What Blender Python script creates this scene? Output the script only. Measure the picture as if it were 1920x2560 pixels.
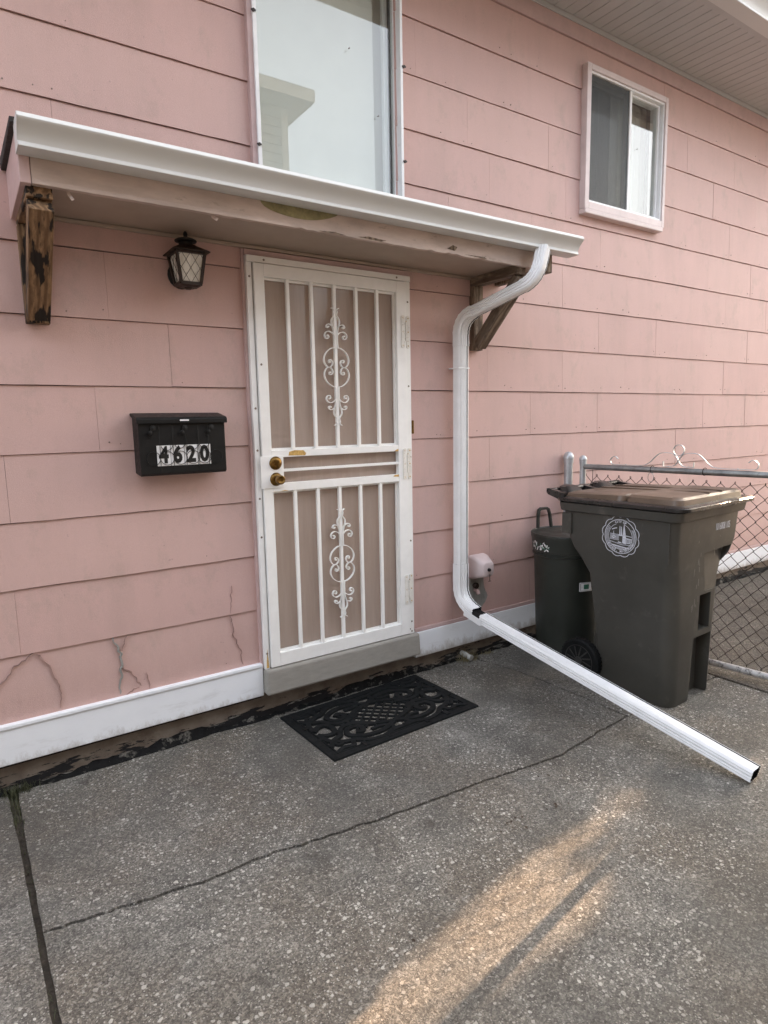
import bpy, bmesh, math, random
from mathutils import Vector, Matrix
R = math.radians
random.seed(7)
for o in list(bpy.data.objects): bpy.data.objects.remove(o)
S = bpy.context.scene
COL = S.collection

# ------------------------------------------------------------------ camera
cam = bpy.data.cameras.new('camera'); cam_o = bpy.data.objects.new('camera', cam); COL.objects.link(cam_o)
cam.sensor_fit = 'VERTICAL'; cam.sensor_height = 36.0; cam.lens = 36.0*1585.79/2560; cam.clip_end = 500; cam.clip_start = .05
yaw, pitch, roll = R(33.99937), R(8.10386), R(-1.1334)
fwd = Vector((math.sin(yaw)*math.cos(pitch), math.cos(yaw)*math.cos(pitch), -math.sin(pitch)))
rt = Vector((math.cos(yaw), -math.sin(yaw), 0)); up = rt.cross(fwd)
r2 = rt*math.cos(roll)+up*math.sin(roll); u2 = -rt*math.sin(roll)+up*math.cos(roll)
cam_o.matrix_world = Matrix(((r2.x, u2.x, -fwd.x, 0), (r2.y, u2.y, -fwd.y, -2.99864), (r2.z, u2.z, -fwd.z, 1.54375), (0, 0, 0, 1)))
S.camera = cam_o
S.cycles.use_adaptive_sampling = True; S.cycles.adaptive_threshold = .025; S.cycles.max_bounces = 7; S.cycles.diffuse_bounces = 4; S.cycles.glossy_bounces = 3; S.cycles.transmission_bounces = 4; S.cycles.transparent_max_bounces = 10
S.render.resolution_x = 768; S.render.resolution_y = 1024

# ------------------------------------------------------------------ world, sun, exposure
SUN_AZ = math.atan2(1, .165)      # clockwise from +y
SUN_EL = R(20.3)
w = bpy.data.worlds.new('World'); S.world = w; w.use_nodes = True
nt = w.node_tree; nt.nodes.clear()
sky = nt.nodes.new('ShaderNodeTexSky'); sky.sky_type = 'NISHITA'; sky.sun_disc = False
sky.sun_elevation = SUN_EL; sky.sun_rotation = SUN_AZ
sky.air_density = 1.0; sky.dust_density = 6.0; sky.ozone_density = 1.0
bg = nt.nodes.new('ShaderNodeBackground'); bg.inputs[1].default_value = .15
wo = nt.nodes.new('ShaderNodeOutputWorld')
hz_ = nt.nodes.new('ShaderNodeMix'); hz_.data_type = 'RGBA'; hz_.inputs[0].default_value = .36; hz_.inputs[7].default_value = (8.6, 8.7, 8.9, 1)   # even white haze over the whole sky
nt.links.new(sky.outputs[0], hz_.inputs[6]); nt.links.new(hz_.outputs[2], bg.inputs[0]); nt.links.new(bg.outputs[0], wo.inputs[0])
sl = bpy.data.lights.new('sun', 'SUN'); sl.energy = 4.4; sl.angle = R(.4); sl.color = (1, .68, .44)
so = bpy.data.objects.new('sun', sl); COL.objects.link(so)
sd = Vector((math.sin(SUN_AZ)*math.cos(SUN_EL), math.cos(SUN_AZ)*math.cos(SUN_EL), math.sin(SUN_EL)))
so.rotation_euler = sd.to_track_quat('Z', 'Y').to_euler(); so.location = (12, 6, 12)
vs = S.view_settings; vs.view_transform = 'Standard'; vs.look = 'None'; vs.gamma = 1; vs.exposure = 2.08; vs.use_curve_mapping = False

# ------------------------------------------------------------------ materials
def nodes(name):
    m = bpy.data.materials.new(name); m.use_nodes = True
    t = m.node_tree; b = t.nodes['Principled BSDF']
    return m, t, b
def N(t, kind, **kw):
    n = t.nodes.new('ShaderNode'+kind)
    for k, v in kw.items():
        if k.startswith('i_'):
            n.inputs[k[2:].replace('_', ' ')].default_value = v
        else: setattr(n, k, v)
    return n
def coords(t, scale=(1, 1, 1), obj=False):
    if obj: src = N(t, 'TexCoord').outputs['Object']
    else: src = N(t, 'NewGeometry').outputs['Position']
    mp = N(t, 'Mapping'); mp.inputs['Scale'].default_value = scale
    t.links.new(src, mp.inputs[0]); return mp.outputs[0]
def noise(t, vec, scale, detail=4, rough=.55):
    n = N(t, 'TexNoise'); n.inputs['Scale'].default_value = scale; n.inputs['Detail'].default_value = detail
    n.inputs['Roughness'].default_value = rough; t.links.new(vec, n.inputs['Vector']); return n.outputs['Fac']
def ramp(t, fac, stops):
    r = N(t, 'ValToRGB'); e = r.color_ramp.elements
    while len(e) < len(stops): e.new(.5)
    for el, (p, c) in zip(e, stops):
        el.position = p; el.color = (c, c, c, 1) if isinstance(c, (int, float)) else (*c, 1)
    t.links.new(fac, r.inputs[0]); return r.outputs[0]
def mix(t, fac, a, b, mode='MIX'):
    m = N(t, 'Mix', data_type='RGBA', blend_type=mode)
    if isinstance(fac, (int, float)): m.inputs[0].default_value = fac
    else: t.links.new(fac, m.inputs[0])
    for i, v in ((6, a), (7, b)):
        if isinstance(v, tuple): m.inputs[i].default_value = (*v, 1)
        else: t.links.new(v, m.inputs[i])
    return m.outputs[2]
def mathn(t, op, a, b=0.0, c=None):
    m = N(t, 'Math', operation=op)
    for i, v in ((0, a), (1, b), (2, c)):
        if v is None: continue
        if isinstance(v, (int, float)): m.inputs[i].default_value = v
        else: t.links.new(v, m.inputs[i])
    return m.outputs[0]
def bump(t, b, h, strength=.3, dist=.002):
    n = N(t, 'Bump'); n.inputs['Strength'].default_value = strength; n.inputs['Distance'].default_value = dist
    t.links.new(h, n.inputs['Height']); t.links.new(n.outputs[0], b.inputs['Normal'])
def pm(name, col, rough=.5, metal=0, var=.12, vs_=6, bs=None, bstr=.2, bdist=.001, dirt=None, spec=.5, stretch=(1, 1, 1), obj=False):
    """plain surface: two scales of tone variation, optional dirt spots and relief"""
    m, t, b = nodes(name); v = coords(t, stretch, obj)
    lo = tuple(c*(1-var) for c in col); hi = tuple(min(1, c*(1+var)) for c in col)
    c = mix(t, ramp(t, noise(t, v, vs_, 6, .65), [(.3, 0), (.7, 1)]), lo, hi)
    if dirt:
        dc, amount, sc = dirt
        f = ramp(t, noise(t, v, sc, 8, .7), [(1-amount-.06, 0), (1-amount+.06, 1)])
        c = mix(t, f, c, dc)
    t.links.new(c, b.inputs['Base Color'])
    rr = ramp(t, noise(t, v, vs_*3, 4), [(.3, max(.02, rough-.08)), (.7, min(1, rough+.08))])
    t.links.new(rr, b.inputs['Roughness'])
    b.inputs['Metallic'].default_value = metal; b.inputs['Specular IOR Level'].default_value = spec
    if bs: bump(t, b, noise(t, v, bs, 5, .6), bstr, bdist)
    return m
M = {}
def siding_mat():
    m, t, b = nodes('pink_siding'); v = coords(t)
    oi = N(t, 'ObjectInfo')
    base = (.592, .400, .368)
    c = mix(t, ramp(t, noise(t, v, 1.3, 5, .6), [(.3, 0), (.7, 1)]), tuple(x*.94 for x in base), tuple(x*1.05 for x in base))
    vst = coords(t, (3.6, 3.6, .5))
    c = mix(t, mathn(t, 'MULTIPLY', ramp(t, noise(t, vst, 1.6, 5, .65), [(.46, 0), (.75, 1)]), .48), c, (.47, .335, .30))
    c = mix(t, mathn(t, 'MULTIPLY', oi.outputs['Random'], .34), c, (.645, .465, .42))
    gr_ = ramp(t, noise(t, coords(t, (1.5, 1, 1)), 3.2, 8, .72), [(.54, 0), (.70, 1)])
    c = mix(t, mathn(t, 'MULTIPLY', gr_, .60), c, (.44, .33, .285))
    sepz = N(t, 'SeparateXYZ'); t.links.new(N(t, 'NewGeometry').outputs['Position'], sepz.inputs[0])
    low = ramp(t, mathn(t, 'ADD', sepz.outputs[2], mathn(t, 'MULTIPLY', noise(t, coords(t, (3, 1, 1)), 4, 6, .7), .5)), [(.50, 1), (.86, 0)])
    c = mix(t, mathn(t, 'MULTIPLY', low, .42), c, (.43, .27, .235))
    sp = ramp(t, noise(t, v, 46, 2, .5), [(.74, 0), (.79, 1)])
    c = mix(t, mathn(t, 'MULTIPLY', sp, .35), c, (.25, .17, .16))
    fine = noise(t, v, 260, 3, .6)
    c = mix(t, .10, c, ramp(t, fine, [(.3, .2), (.7, .75)]), 'OVERLAY')
    t.links.new(c, b.inputs['Base Color']); b.inputs['Roughness'].default_value = .62
    b.inputs['Specular IOR Level'].default_value = .35
    h = mathn(t, 'ADD', mathn(t, 'MULTIPLY', noise(t, coords(t, (1, 1, 1)), 4, 3), 3.0), fine)
    bump(t, b, h, .38, .0024)
    return m
M['siding'] = siding_mat()
M['pink_trim'] = pm('pink_trim', (.55, .40, .385), .5, var=.10, vs_=9, bs=60, dirt=((.30, .22, .19), .22, 30))
M['win_trim'] = pm('window_trim', (.68, .585, .575), .45, var=.08, vs_=12, bs=60, dirt=((.40, .30, .27), .22, 30))
M['sheath'] = pm('dark_gap', (.03, .022, .02), .9)
M['crack'] = pm('crack_edge', (.26, .17, .15), .9, var=.4, vs_=40)
M['hair'] = pm('hairline', (.40, .27, .25), .9)
M['white_board'] = pm('white_board', (.80, .82, .84), .5, var=.06, vs_=5, bs=80, bstr=.1, dirt=((.42, .40, .38), .24, 7), stretch=(.6, 1, 1.4))
def skirt_mat():
    m, t, b = nodes('skirt_paint'); v = coords(t)
    sp = N(t, 'SeparateXYZ'); t.links.new(N(t, 'NewGeometry').outputs['Position'], sp.inputs[0])
    c = mix(t, ramp(t, noise(t, v, 4, 6, .65), [(.3, 0), (.7, 1)]), (.83, .86, .90), (.89, .92, .95))
    sm = ramp(t, noise(t, coords(t, (.5, 1, 2.2)), 6, 8, .75), [(.56, 0), (.72, 1)])
    c = mix(t, mathn(t, 'MULTIPLY', sm, .45), c, (.55, .55, .55))
    zz = mathn(t, 'ADD', mathn(t, 'SUBTRACT', sp.outputs[2], .115), mathn(t, 'MULTIPLY', mathn(t, 'SUBTRACT', noise(t, coords(t, (1, 1, .5)), 22, 7, .75), .5), .16))
    c = mix(t, mathn(t, 'MULTIPLY', ramp(t, zz, [(.0, 1), (.055, 0)]), .75), c, (.34, .30, .26))
    sk = ramp(t, noise(t, v, 90, 3, .6), [(.72, 0), (.77, 1)]); c = mix(t, mathn(t, 'MULTIPLY', sk, .5), c, (.3, .28, .25))
    t.links.new(c, b.inputs['Base Color']); b.inputs['Roughness'].default_value = .45
    bump(t, b, noise(t, v, 60, 4), .12, .001); return m
M['skirt'] = skirt_mat()
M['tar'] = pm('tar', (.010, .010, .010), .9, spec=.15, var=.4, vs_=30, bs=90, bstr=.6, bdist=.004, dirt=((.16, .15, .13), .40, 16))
M['white_metal'] = pm('white_metal', (.85, .86, .87), .34, var=.05, vs_=10, dirt=((.50, .46, .40), .27, 18))
M['door_white'] = pm('door_white', (.90, .90, .88), .38, var=.04, vs_=14, dirt=((.45, .34, .20), .215, 26), bs=120, bstr=.08)
M['hinge'] = pm('painted_hinge', (.78, .76, .71), .45, var=.12, vs_=30, dirt=((.22, .14, .06), .36, 60))
M['rust'] = pm('rust', (.52, .33, .10), .8, var=.4, vs_=60, bs=90)
M['gutter'] = pm('gutter_white', (.66, .67, .66), .42, var=.02, vs_=.6)
M['soffit'] = pm('soffit_grey', (.50, .51, .51), .5, var=.05, vs_=4)
M['fascia'] = pm('fascia_paint', (.54, .44, .39), .55, var=.18, vs_=8, bs=40, bstr=.4, dirt=((.24, .20, .15), .34, 12), stretch=(.5, 1, 1.6))
M['under'] = pm('canopy_ceiling', (.40, .325, .265), .6, var=.07, vs_=4, bs=50, bstr=.15)
M['moss_patch'] = pm('mossy_wood', (.26, .235, .12), .8, var=.35, vs_=25, bs=70)
M['shingle'] = pm('shingle', (.035, .03, .03), .9, var=.4, vs_=70, bs=120, bstr=.6)
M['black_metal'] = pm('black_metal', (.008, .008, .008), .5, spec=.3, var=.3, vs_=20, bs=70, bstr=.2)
M['bronze'] = pm('dark_bronze', (.022, .012, .008), .5, var=.5, vs_=30)
M['plate'] = pm('white_plate', (.80, .80, .80), .3, var=.04, vs_=40)
M['ink'] = pm('black_ink', (.006, .006, .006), .5)
M['brass'] = pm('aged_brass', (.20, .115, .035), .34, 1.0, var=.5, vs_=40, bs=120, bstr=.15)
M['screw'] = pm('screw_metal', (.22, .18, .15), .5, .7, var=.4, vs_=80)
M['rubber'] = pm('black_rubber', (.007, .008, .0085), .7, spec=.2, var=.3, vs_=14, bs=200, bstr=.3)
M['plastic'] = pm('bin_plastic', (.052, .050, .043), .43, var=.18, vs_=3, bs=330, bstr=.14, bdist=.0006, dirt=((.085, .08, .07), .36, 7))
M['lid'] = pm('lid_plastic', (.020, .018, .017), .30, var=.3, vs_=4, bs=150, bstr=.1, dirt=((.10, .08, .06), .22, 9))
M['lid_dust'] = pm('dusty_lid', (.125, .086, .060), .38, var=.35, vs_=2.5, bs=150, bstr=.1, dirt=((.22, .16, .11), .30, 16))
M['can'] = pm('can_plastic', (.024, .027, .022), .45, var=.2, vs_=5, bs=260, bstr=.15, dirt=((.06, .06, .05), .2, 20))
M['wheel_rim'] = pm('wheel_rim', (.03, .03, .029), .5, var=.3, vs_=20)
M['print'] = pm('white_print', (.62, .64, .70), .55, var=.2, vs_=150)
M['green_print'] = pm('green_print', (.04, .16, .10), .5)
M['galv'] = pm('galvanised', (.30, .31, .31), .45, .75, var=.25, vs_=14, dirt=((.12, .10, .08), .34, 20), stretch=(1, 1, .4))
M['galv_post'] = pm('galvanised_post', (.50, .52, .54), .42, .55, var=.15, vs_=18)
M['old_rail'] = pm('painted_rail', (.55, .54, .53), .5, .2, var=.15, vs_=20, dirt=((.09, .08, .07), .44, 22))
M['wire'] = pm('rusty_wire', (.045, .034, .028), .55, .5, var=.4, vs_=20)
M['stone'] = pm('limestone_step', (.30, .285, .255), .8, var=.10, vs_=14, bs=180, bstr=.5, bdist=.002, stretch=(1, 3, 3))
M['dirt'] = pm('soil', (.055, .045, .034), .95, var=.4, vs_=30, bs=60, bstr=.8, bdist=.01)
M['weed'] = pm('weed_green', (.06, .065, .03), .7, var=.4, vs_=40)
M['weed_dry'] = pm('weed_dry', (.20, .17, .09), .8, var=.3, vs_=40)
M['litter'] = pm('dry_litter', (.05, .032, .02), .9, var=.5, vs_=60)
M['pvc'] = pm('pvc_grey', (.42, .42, .39), .6, var=.2, vs_=40)
M['hood'] = pm('pink_plastic', (.58, .49, .49), .45, var=.06, vs_=12)
M['mortar'] = pm('grey_mortar', (.30, .30, .28), .9, var=.2, vs_=20, bs=60, bstr=.5, bdist=.004, stretch=(2, 1, .6))
M['blind'] = pm('beige_blind', (.66, .55, .47), .6, var=.05, vs_=6)
M['shade'] = pm('roller_shade', (.84, .83, .78), .8, var=.03, vs_=5)
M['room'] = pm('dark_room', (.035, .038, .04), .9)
M['curtain'] = pm('curtain', (.11, .115, .12), .9, var=.2, vs_=5, stretch=(3, 1, .3))
M['curtain_w'] = pm('white_curtain', (.70, .68, .62), .9, var=.06, vs_=6, stretch=(3, 1, .3))
M['neigh'] = pm('neighbour_siding', (.13, .105, .085), .6, var=.08, vs_=3)
M['garage_paint'] = pm('cream_paint', (.55, .49, .41), .6, var=.05, vs_=4)
M['neigh_trim'] = pm('neighbour_trim', (.24, .23, .21), .6)
M['bark'] = pm('bark', (.09, .07, .05), .9, var=.4, vs_=20, bs=30, bstr=.8, bdist=.02)
M['leaf'] = pm('leaf', (.07, .11, .03), .6, var=.4, vs_=8)
M['storm'] = None
def storm_mat():
    m, t, b = nodes('dusty_pane'); v = coords(t)
    c = mix(t, ramp(t, noise(t, coords(t, (12, 12, .8)), 2.2, 6, .7), [(.42, 0), (.75, 1)]), (.56, .445, .375), (.66, .54, .465))
    c = mix(t, ramp(t, noise(t, v, 30, 6, .7), [(.60, 0), (.75, 1)]), c, (.60, .50, .43))
    t.links.new(c, b.inputs['Base Color'])
    b.inputs['Roughness'].default_value = .13; b.inputs['Specular IOR Level'].default_value = .55
    bump(t, b, noise(t, v, 5, 2), .05, .004)
    b.inputs['Alpha'].default_value = .50
    return m
M['storm'] = storm_mat()
def glass_mat(name, ior, rough, tint):
    m = bpy.data.materials.new(name); m.use_nodes = True; t = m.node_tree; t.nodes.clear()
    lw = N(t, 'LayerWeight'); lw.inputs[0].default_value = .5
    fac = mathn(t, 'ADD', mathn(t, 'MULTIPLY', mathn(t, 'POWER', lw.outputs['Facing'], 3.2), 1-ior), ior)
    g = N(t, 'BsdfGlossy'); g.inputs['Roughness'].default_value = rough
    tr = N(t, 'BsdfTransparent'); tr.inputs[0].default_value = (*tint, 1)
    mx = N(t, 'MixShader'); o = N(t, 'OutputMaterial')
    t.links.new(fac, mx.inputs[0]); t.links.new(tr.outputs[0], mx.inputs[1]); t.links.new(g.outputs[0], mx.inputs[2])
    t.links.new(mx.outputs[0], o.inputs[0]); return m
M['glass'] = glass_mat('window_glass', .075, .01, (.92, .94, .93))
def screen_mat():
    m = bpy.data.materials.new('insect_screen'); m.use_nodes = True; t = m.node_tree; b = t.nodes['Principled BSDF']
    b.inputs['Base Color'].default_value = (.05, .055, .055, 1); b.inputs['Roughness'].default_value = .5
    b.inputs['Alpha'].default_value = .5
    return m
M['screen'] = screen_mat()
def frost_mat():
    m, t, b = nodes('frosted_glass'); v = coords(t, (2, 2, .5))
    c = mix(t, ramp(t, noise(t, v, 26, 4), [(.35, 0), (.65, 1)]), (.62, .60, .53), (.80, .79, .74))
    t.links.new(c, b.inputs['Base Color']); b.inputs['Roughness'].default_value = .35
    return m
M['frost'] = frost_mat()
def wood_mat(name, pale, dark, burnt=0.0, seed=0.0):
    m, t, b = nodes(name)
    tc = N(t, 'TexCoord'); mp = N(t, 'Mapping'); mp.inputs['Scale'].default_value = (1, 1, .24); mp.inputs['Location'].default_value = (seed, seed*1.7, seed)
    t.links.new(tc.outputs['Object'], mp.inputs[0]); v = mp.outputs[0]
    d = noise(t, v, 34, 3, .5)
    band = N(t, 'TexWave', wave_type='BANDS', bands_direction='X'); band.inputs['Scale'].default_value = 9; band.inputs['Distortion'].default_value = 14
    band.inputs['Detail'].default_value = 3; t.links.new(v, band.inputs['Vector'])
    c = mix(t, ramp(t, band.outputs['Fac'], [(.2, 0), (.9, 1)]), pale, dark)
    c = mix(t, ramp(t, noise(t, v, 60, 4, .7), [(.45, 0), (.7, 1)]), c, tuple(x*.6 for x in dark))
    if burnt:
        k = ramp(t, d, [(1-burnt-.02, 0), (1-burnt+.03, 1)])
        c = mix(t, k, c, (.012, .007, .004))
    t.links.new(c, b.inputs['Base Color']); b.inputs['Roughness'].default_value = .8
    bump(t, b, band.outputs['Fac'], .5, .003)
    return m
M['wood_l'] = wood_mat('stained_pine', (.30, .185, .098), (.16, .09, .045), .455, 3.1)
M['wood_r'] = wood_mat('weathered_pine', (.26, .20, .145), (.12, .085, .06), .27, 8.3)
def concrete_mat(name, dark, pale, peb, brown):
    m, t, b = nodes(name); v = coords(t)
    # distorted lookup keeps pebbles irregular
    nz = N(t, 'TexNoise'); nz.inputs['Scale'].default_value = 55; nz.inputs['Detail'].default_value = 2; t.links.new(v, nz.inputs['Vector'])
    va = N(t, 'VectorMath', operation='MULTIPLY_ADD'); va.inputs[1].default_value = (.012, .012, .012)
    t.links.new(nz.outputs['Color'], va.inputs[0]); t.links.new(v, va.inputs[2]); vd = va.outputs[0]
    def pebbles(scale, size, keep):
        vo = N(t, 'TexVoronoi'); vo.inputs['Scale'].default_value = scale; t.links.new(vd, vo.inputs['Vector'])
        sp = N(t, 'SeparateColor'); t.links.new(vo.outputs['Color'], sp.inputs[0])
        rad = mathn(t, 'MULTIPLY', sp.outputs[1], size)
        inside = ramp(t, mathn(t, 'SUBTRACT', mathn(t, 'ADD', rad, .5), vo.outputs['Distance']), [(.5, 0), (.56, 1)])
        on = mathn(t, 'GREATER_THAN', sp.outputs[0], 1-keep)
        return mathn(t, 'MULTIPLY', inside, on), sp.outputs[2]
    big = noise(t, v, 1.6, 5, .6); mid = noise(t, v, 5, 7, .68); fine = noise(t, v, 190, 4, .7); grit = noise(t, v, 480, 2, .6)
    c = mix(t, ramp(t, mid, [(.3, 0), (.72, 1)]), dark, pale)
    c = mix(t, mathn(t, 'MULTIPLY', ramp(t, big, [(.42, 0), (.62, 1)]), .80), c, brown)
    def grains(scale):
        vo = N(t, 'TexVoronoi'); vo.inputs['Scale'].default_value = scale; t.links.new(vd, vo.inputs['Vector'])
        sp = N(t, 'SeparateColor'); t.links.new(vo.outputs['Color'], sp.inputs[0]); return sp.outputs[0]
    ga_, gb_ = grains(115), grains(240)
    c = mix(t, .48, c, ramp(t, ga_, [(.0, .16), (.5, .46), (.82, .62), (1.0, .92)]), 'OVERLAY')
    c = mix(t, .50, c, ramp(t, gb_, [(.0, .12), (.5, .48), (1.0, .88)]), 'OVERLAY')
    c = mix(t, .45, c, ramp(t, fine, [(.30, .08), (.5, .5), (.72, .95)]), 'OVERLAY')
    wear = ramp(t, noise(t, v, 2.6, 4, .6), [(.34, .22), (.58, 1)])
    p1, s1 = pebbles(72, .55, .30); p2, s2 = pebbles(150, .60, .5)
    pc = mix(t, s1, peb, tuple(x*.62 for x in peb))
    c = mix(t, mathn(t, 'MULTIPLY', mathn(t, 'MULTIPLY', p1, wear), .85), c, pc)
    c = mix(t, mathn(t, 'MULTIPLY', mathn(t, 'MULTIPLY', p2, wear), .7), c, mix(t, s2, peb, tuple(x*.5 for x in peb)))
    blot = ramp(t, noise(t, v, 1.15, 8, .62), [(.50, 0), (.63, 1)])
    c = mix(t, mathn(t, 'MULTIPLY', blot, .55), c, tuple(x*.62 for x in dark))
    oil = ramp(t, noise(t, coords(t, (1.3, 1, 1)), 3.1, 5, .6), [(.66, 0), (.72, 1)])
    c = mix(t, mathn(t, 'MULTIPLY', oil, .55), c, (dark[0]*.42, dark[1]*.38, dark[2]*.34))
    dk = ramp(t, noise(t, v, 75, 3, .6), [(.66, 0), (.73, 1)])
    c = mix(t, mathn(t, 'MULTIPLY', dk, .5), c, tuple(x*.35 for x in dark))
    t.links.new(c, b.inputs['Base Color']); b.inputs['Roughness'].default_value = .85; b.inputs['Specular IOR Level'].default_value = .3
    h = mathn(t, 'ADD', mathn(t, 'MULTIPLY', p1, .6), mathn(t, 'ADD', fine, mathn(t, 'MULTIPLY', p2, .4)))
    bump(t, b, h, .8, .004)
    return m
M['slab'] = concrete_mat('aggregate_concrete', (.108, .103, .092), (.226, .216, .194), (.62, .595, .54), (.138, .120, .098))
M['slab2'] = concrete_mat('stained_concrete', (.085, .075, .062), (.15, .135, .115), (.34, .31, .27), (.10, .085, .068))
def foundation_mat():
    m, t, b = nodes('tarred_foundation'); v = coords(t, (1, 1, 1))
    sep = N(t, 'SeparateXYZ'); t.links.new(N(t, 'NewGeometry').outputs['Position'], sep.inputs[0])
    c = mix(t, ramp(t, noise(t, v, 12, 5), [(.3, 0), (.7, 1)]), (.13, .10, .075), (.22, .185, .15))
    zz = mathn(t, 'ADD', mathn(t, 'MULTIPLY', sep.outputs[2], 4.2), mathn(t, 'MULTIPLY', mathn(t, 'SUBTRACT', noise(t, coords(t, (.7, 1, 3)), 7, 7, .7), .5), 1.3))
    tar = ramp(t, zz, [(.16, 1), (.20, 0)])
    patch = ramp(t, noise(t, coords(t, (.5, 1, 3.2)), 9, 6, .7), [(.56, 0), (.60, 1)])
    c = mix(t, tar, c, (.008, .008, .009)); c = mix(t, mathn(t, 'MULTIPLY', patch, tar), c, (.21, .20, .18))
    t.links.new(c, b.inputs['Base Color']); b.inputs['Roughness'].default_value = .8
    bump(t, b, mathn(t, 'ADD', zz, noise(t, v, 60, 4)), .6, .006)
    return m
M['found'] = foundation_mat()

# ------------------------------------------------------------------ mesh helpers
class MB:
    def __init__(s): s.v = []; s.f = []
    def add(s, vs, fs):
        k = len(s.v); s.v += [tuple(v) for v in vs]; s.f += [tuple(i+k for i in f) for f in fs]; return s
    def box(s, x0, x1, y0, y1, z0, z1):
        return s.add([(x0,y0,z0),(x1,y0,z0),(x1,y1,z0),(x0,y1,z0),(x0,y0,z1),(x1,y0,z1),(x1,y1,z1),(x0,y1,z1)],
            [(0,3,2,1),(4,5,6,7),(0,1,5,4),(1,2,6,5),(2,3,7,6),(3,0,4,7)])
    def hexa(s, p):   # 8 points ordered like box
        return s.add(p, [(0,3,2,1),(4,5,6,7),(0,1,5,4),(1,2,6,5),(2,3,7,6),(3,0,4,7)])
    def sweep(s, path, prof, nrm, caps=True, scales=None, closed=False):
        P = [Vector(q) for q in path]; Nn = Vector(nrm).normalized(); n = len(P); k = len(prof); vs = []
        for i in range(n):
            a = P[i]-P[i-1] if (i > 0 or closed) else P[1]-P[0]
            c = P[(i+1) % n]-P[i] if (i < n-1 or closed) else P[-1]-P[-2]
            a.normalize(); c.normalize(); T = a+c
            T = T.normalized() if T.length > 1e-6 else c
            Sd = T.cross(Nn); Sd = Sd.normalized() if Sd.length > 1e-6 else Vector((1,0,0))
            B = Sd.cross(T).normalized()
            mit = min(1/max(.4, math.sqrt(max(0, (1+a.dot(c))/2))), 2.0); sc = scales[i] if scales else 1
            for (p, q) in prof: vs.append(P[i]+Sd*p*mit*sc+B*q*sc)
        fs = []
        for i in range(n if closed else n-1):
            j = (i+1) % n
            for m in range(k): fs.append((i*k+m, i*k+(m+1) % k, j*k+(m+1) % k, j*k+m))
        if caps and not closed:
            fs.append(tuple(range(k-1, -1, -1))); fs.append(tuple((n-1)*k+m for m in range(k)))
        return s.add(vs, fs)
    def tube(s, path, r, n=8, nrm=None, caps=True, scales=None, closed=False):
        if nrm is None:
            d = Vector(path[-1])-Vector(path[0]); nrm = (0,0,1) if abs(d.normalized().z) < .9 else (0,1,0)
        return s.sweep(path, [(r*math.cos(2*math.pi*i/n), r*math.sin(2*math.pi*i/n)) for i in range(n)], nrm, caps, scales, closed)
    def lathe(s, prof, c=(0,0,0), axis='z', n=20, a0=0, a1=2*math.pi):
        full = abs(a1-a0-2*math.pi) < 1e-6; m = n if full else n+1; vs = []
        for (r, h) in prof:
            for i in range(m):
                a = a0+(a1-a0)*i/n; x, y = r*math.cos(a), r*math.sin(a)
                if axis == 'z': q = (x, y, h)
                elif axis == 'y': q = (x, h, y)
                else: q = (h, x, y)
                vs.append((q[0]+c[0], q[1]+c[1], q[2]+c[2]))
        fs = []
        for j in range(len(prof)-1):
            for i in range(n):
                i2 = (i+1) % m; fs.append((j*m+i, j*m+i2, (j+1)*m+i2, (j+1)*m+i))
        if full:
            if prof[0][0] > 1e-5: fs.append(tuple(range(m-1, -1, -1)))
            if prof[-1][0] > 1e-5: fs.append(tuple((len(prof)-1)*m+i for i in range(m)))
        return s.add(vs, fs)
    def prism(s, poly, a, b, axis='z'):
        """polygon extruded along an axis; poly gives the other two coordinates in order"""
        n = len(poly)
        def P(q, h): return (q[0], q[1], h) if axis == 'z' else ((q[0], h, q[1]) if axis == 'y' else (h, q[0], q[1]))
        vs = [P(q, a) for q in poly]+[P(q, b) for q in poly]
        return s.add(vs, [tuple(range(n-1, -1, -1)), tuple(range(n, 2*n))]+[(i, (i+1) % n, n+(i+1) % n, n+i) for i in range(n)])
    def loft(s, rings, caps=True):
        k = len(rings[0]); vs = [p for r in rings for p in r]; fs = []
        for j in range(len(rings)-1):
            for i in range(k): fs.append((j*k+i, j*k+(i+1) % k, (j+1)*k+(i+1) % k, (j+1)*k+i))
        if caps: fs += [tuple(range(k-1, -1, -1)), tuple((len(rings)-1)*k+i for i in range(k))]
        return s.add(vs, fs)
    def mesh(s, name, mat, smooth=False, angle=40):
        me = bpy.data.meshes.new(name); me.from_pydata(s.v, [], s.f)
        bm = bmesh.new(); bm.from_mesh(me); bmesh.ops.recalc_face_normals(bm, faces=bm.faces); bm.to_mesh(me); bm.free()
        me.materials.append(M[mat] if isinstance(mat, str) else mat)
        if smooth:
            me.polygons.foreach_set('use_smooth', [True]*len(me.polygons))
            me.set_sharp_from_angle(angle=R(angle))
        return me
    def build(s, name, mat, parent=None, smooth=False, bevel=0, angle=40, loc=None, rz=0):
        return put(name, s.mesh(name, mat, smooth, angle), parent, bevel, loc, rz)
def put(name, me, parent=None, bevel=0, loc=None, rz=0):
    o = bpy.data.objects.new(name, me); COL.objects.link(o)
    if parent: o.parent = parent
    if loc: o.location = loc
    if rz: o.rotation_euler.z = rz
    if bevel:
        b = o.modifiers.new('bevel', 'BEVEL'); b.width = bevel; b.segments = 2; b.limit_method = 'ANGLE'; b.angle_limit = R(35)
    return o
def tag(o, label=None, cat=None, group=None, kind=None):
    if label: o['label'] = label
    if cat: o['category'] = cat
    if group: o['group'] = group
    if kind: o['kind'] = kind
    return o
def empty(name, loc=(0,0,0), rz=0):
    o = bpy.data.objects.new(name, None); o.empty_display_size = .1; COL.objects.link(o); o.location = loc; o.rotation_euler.z = rz; return o
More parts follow.
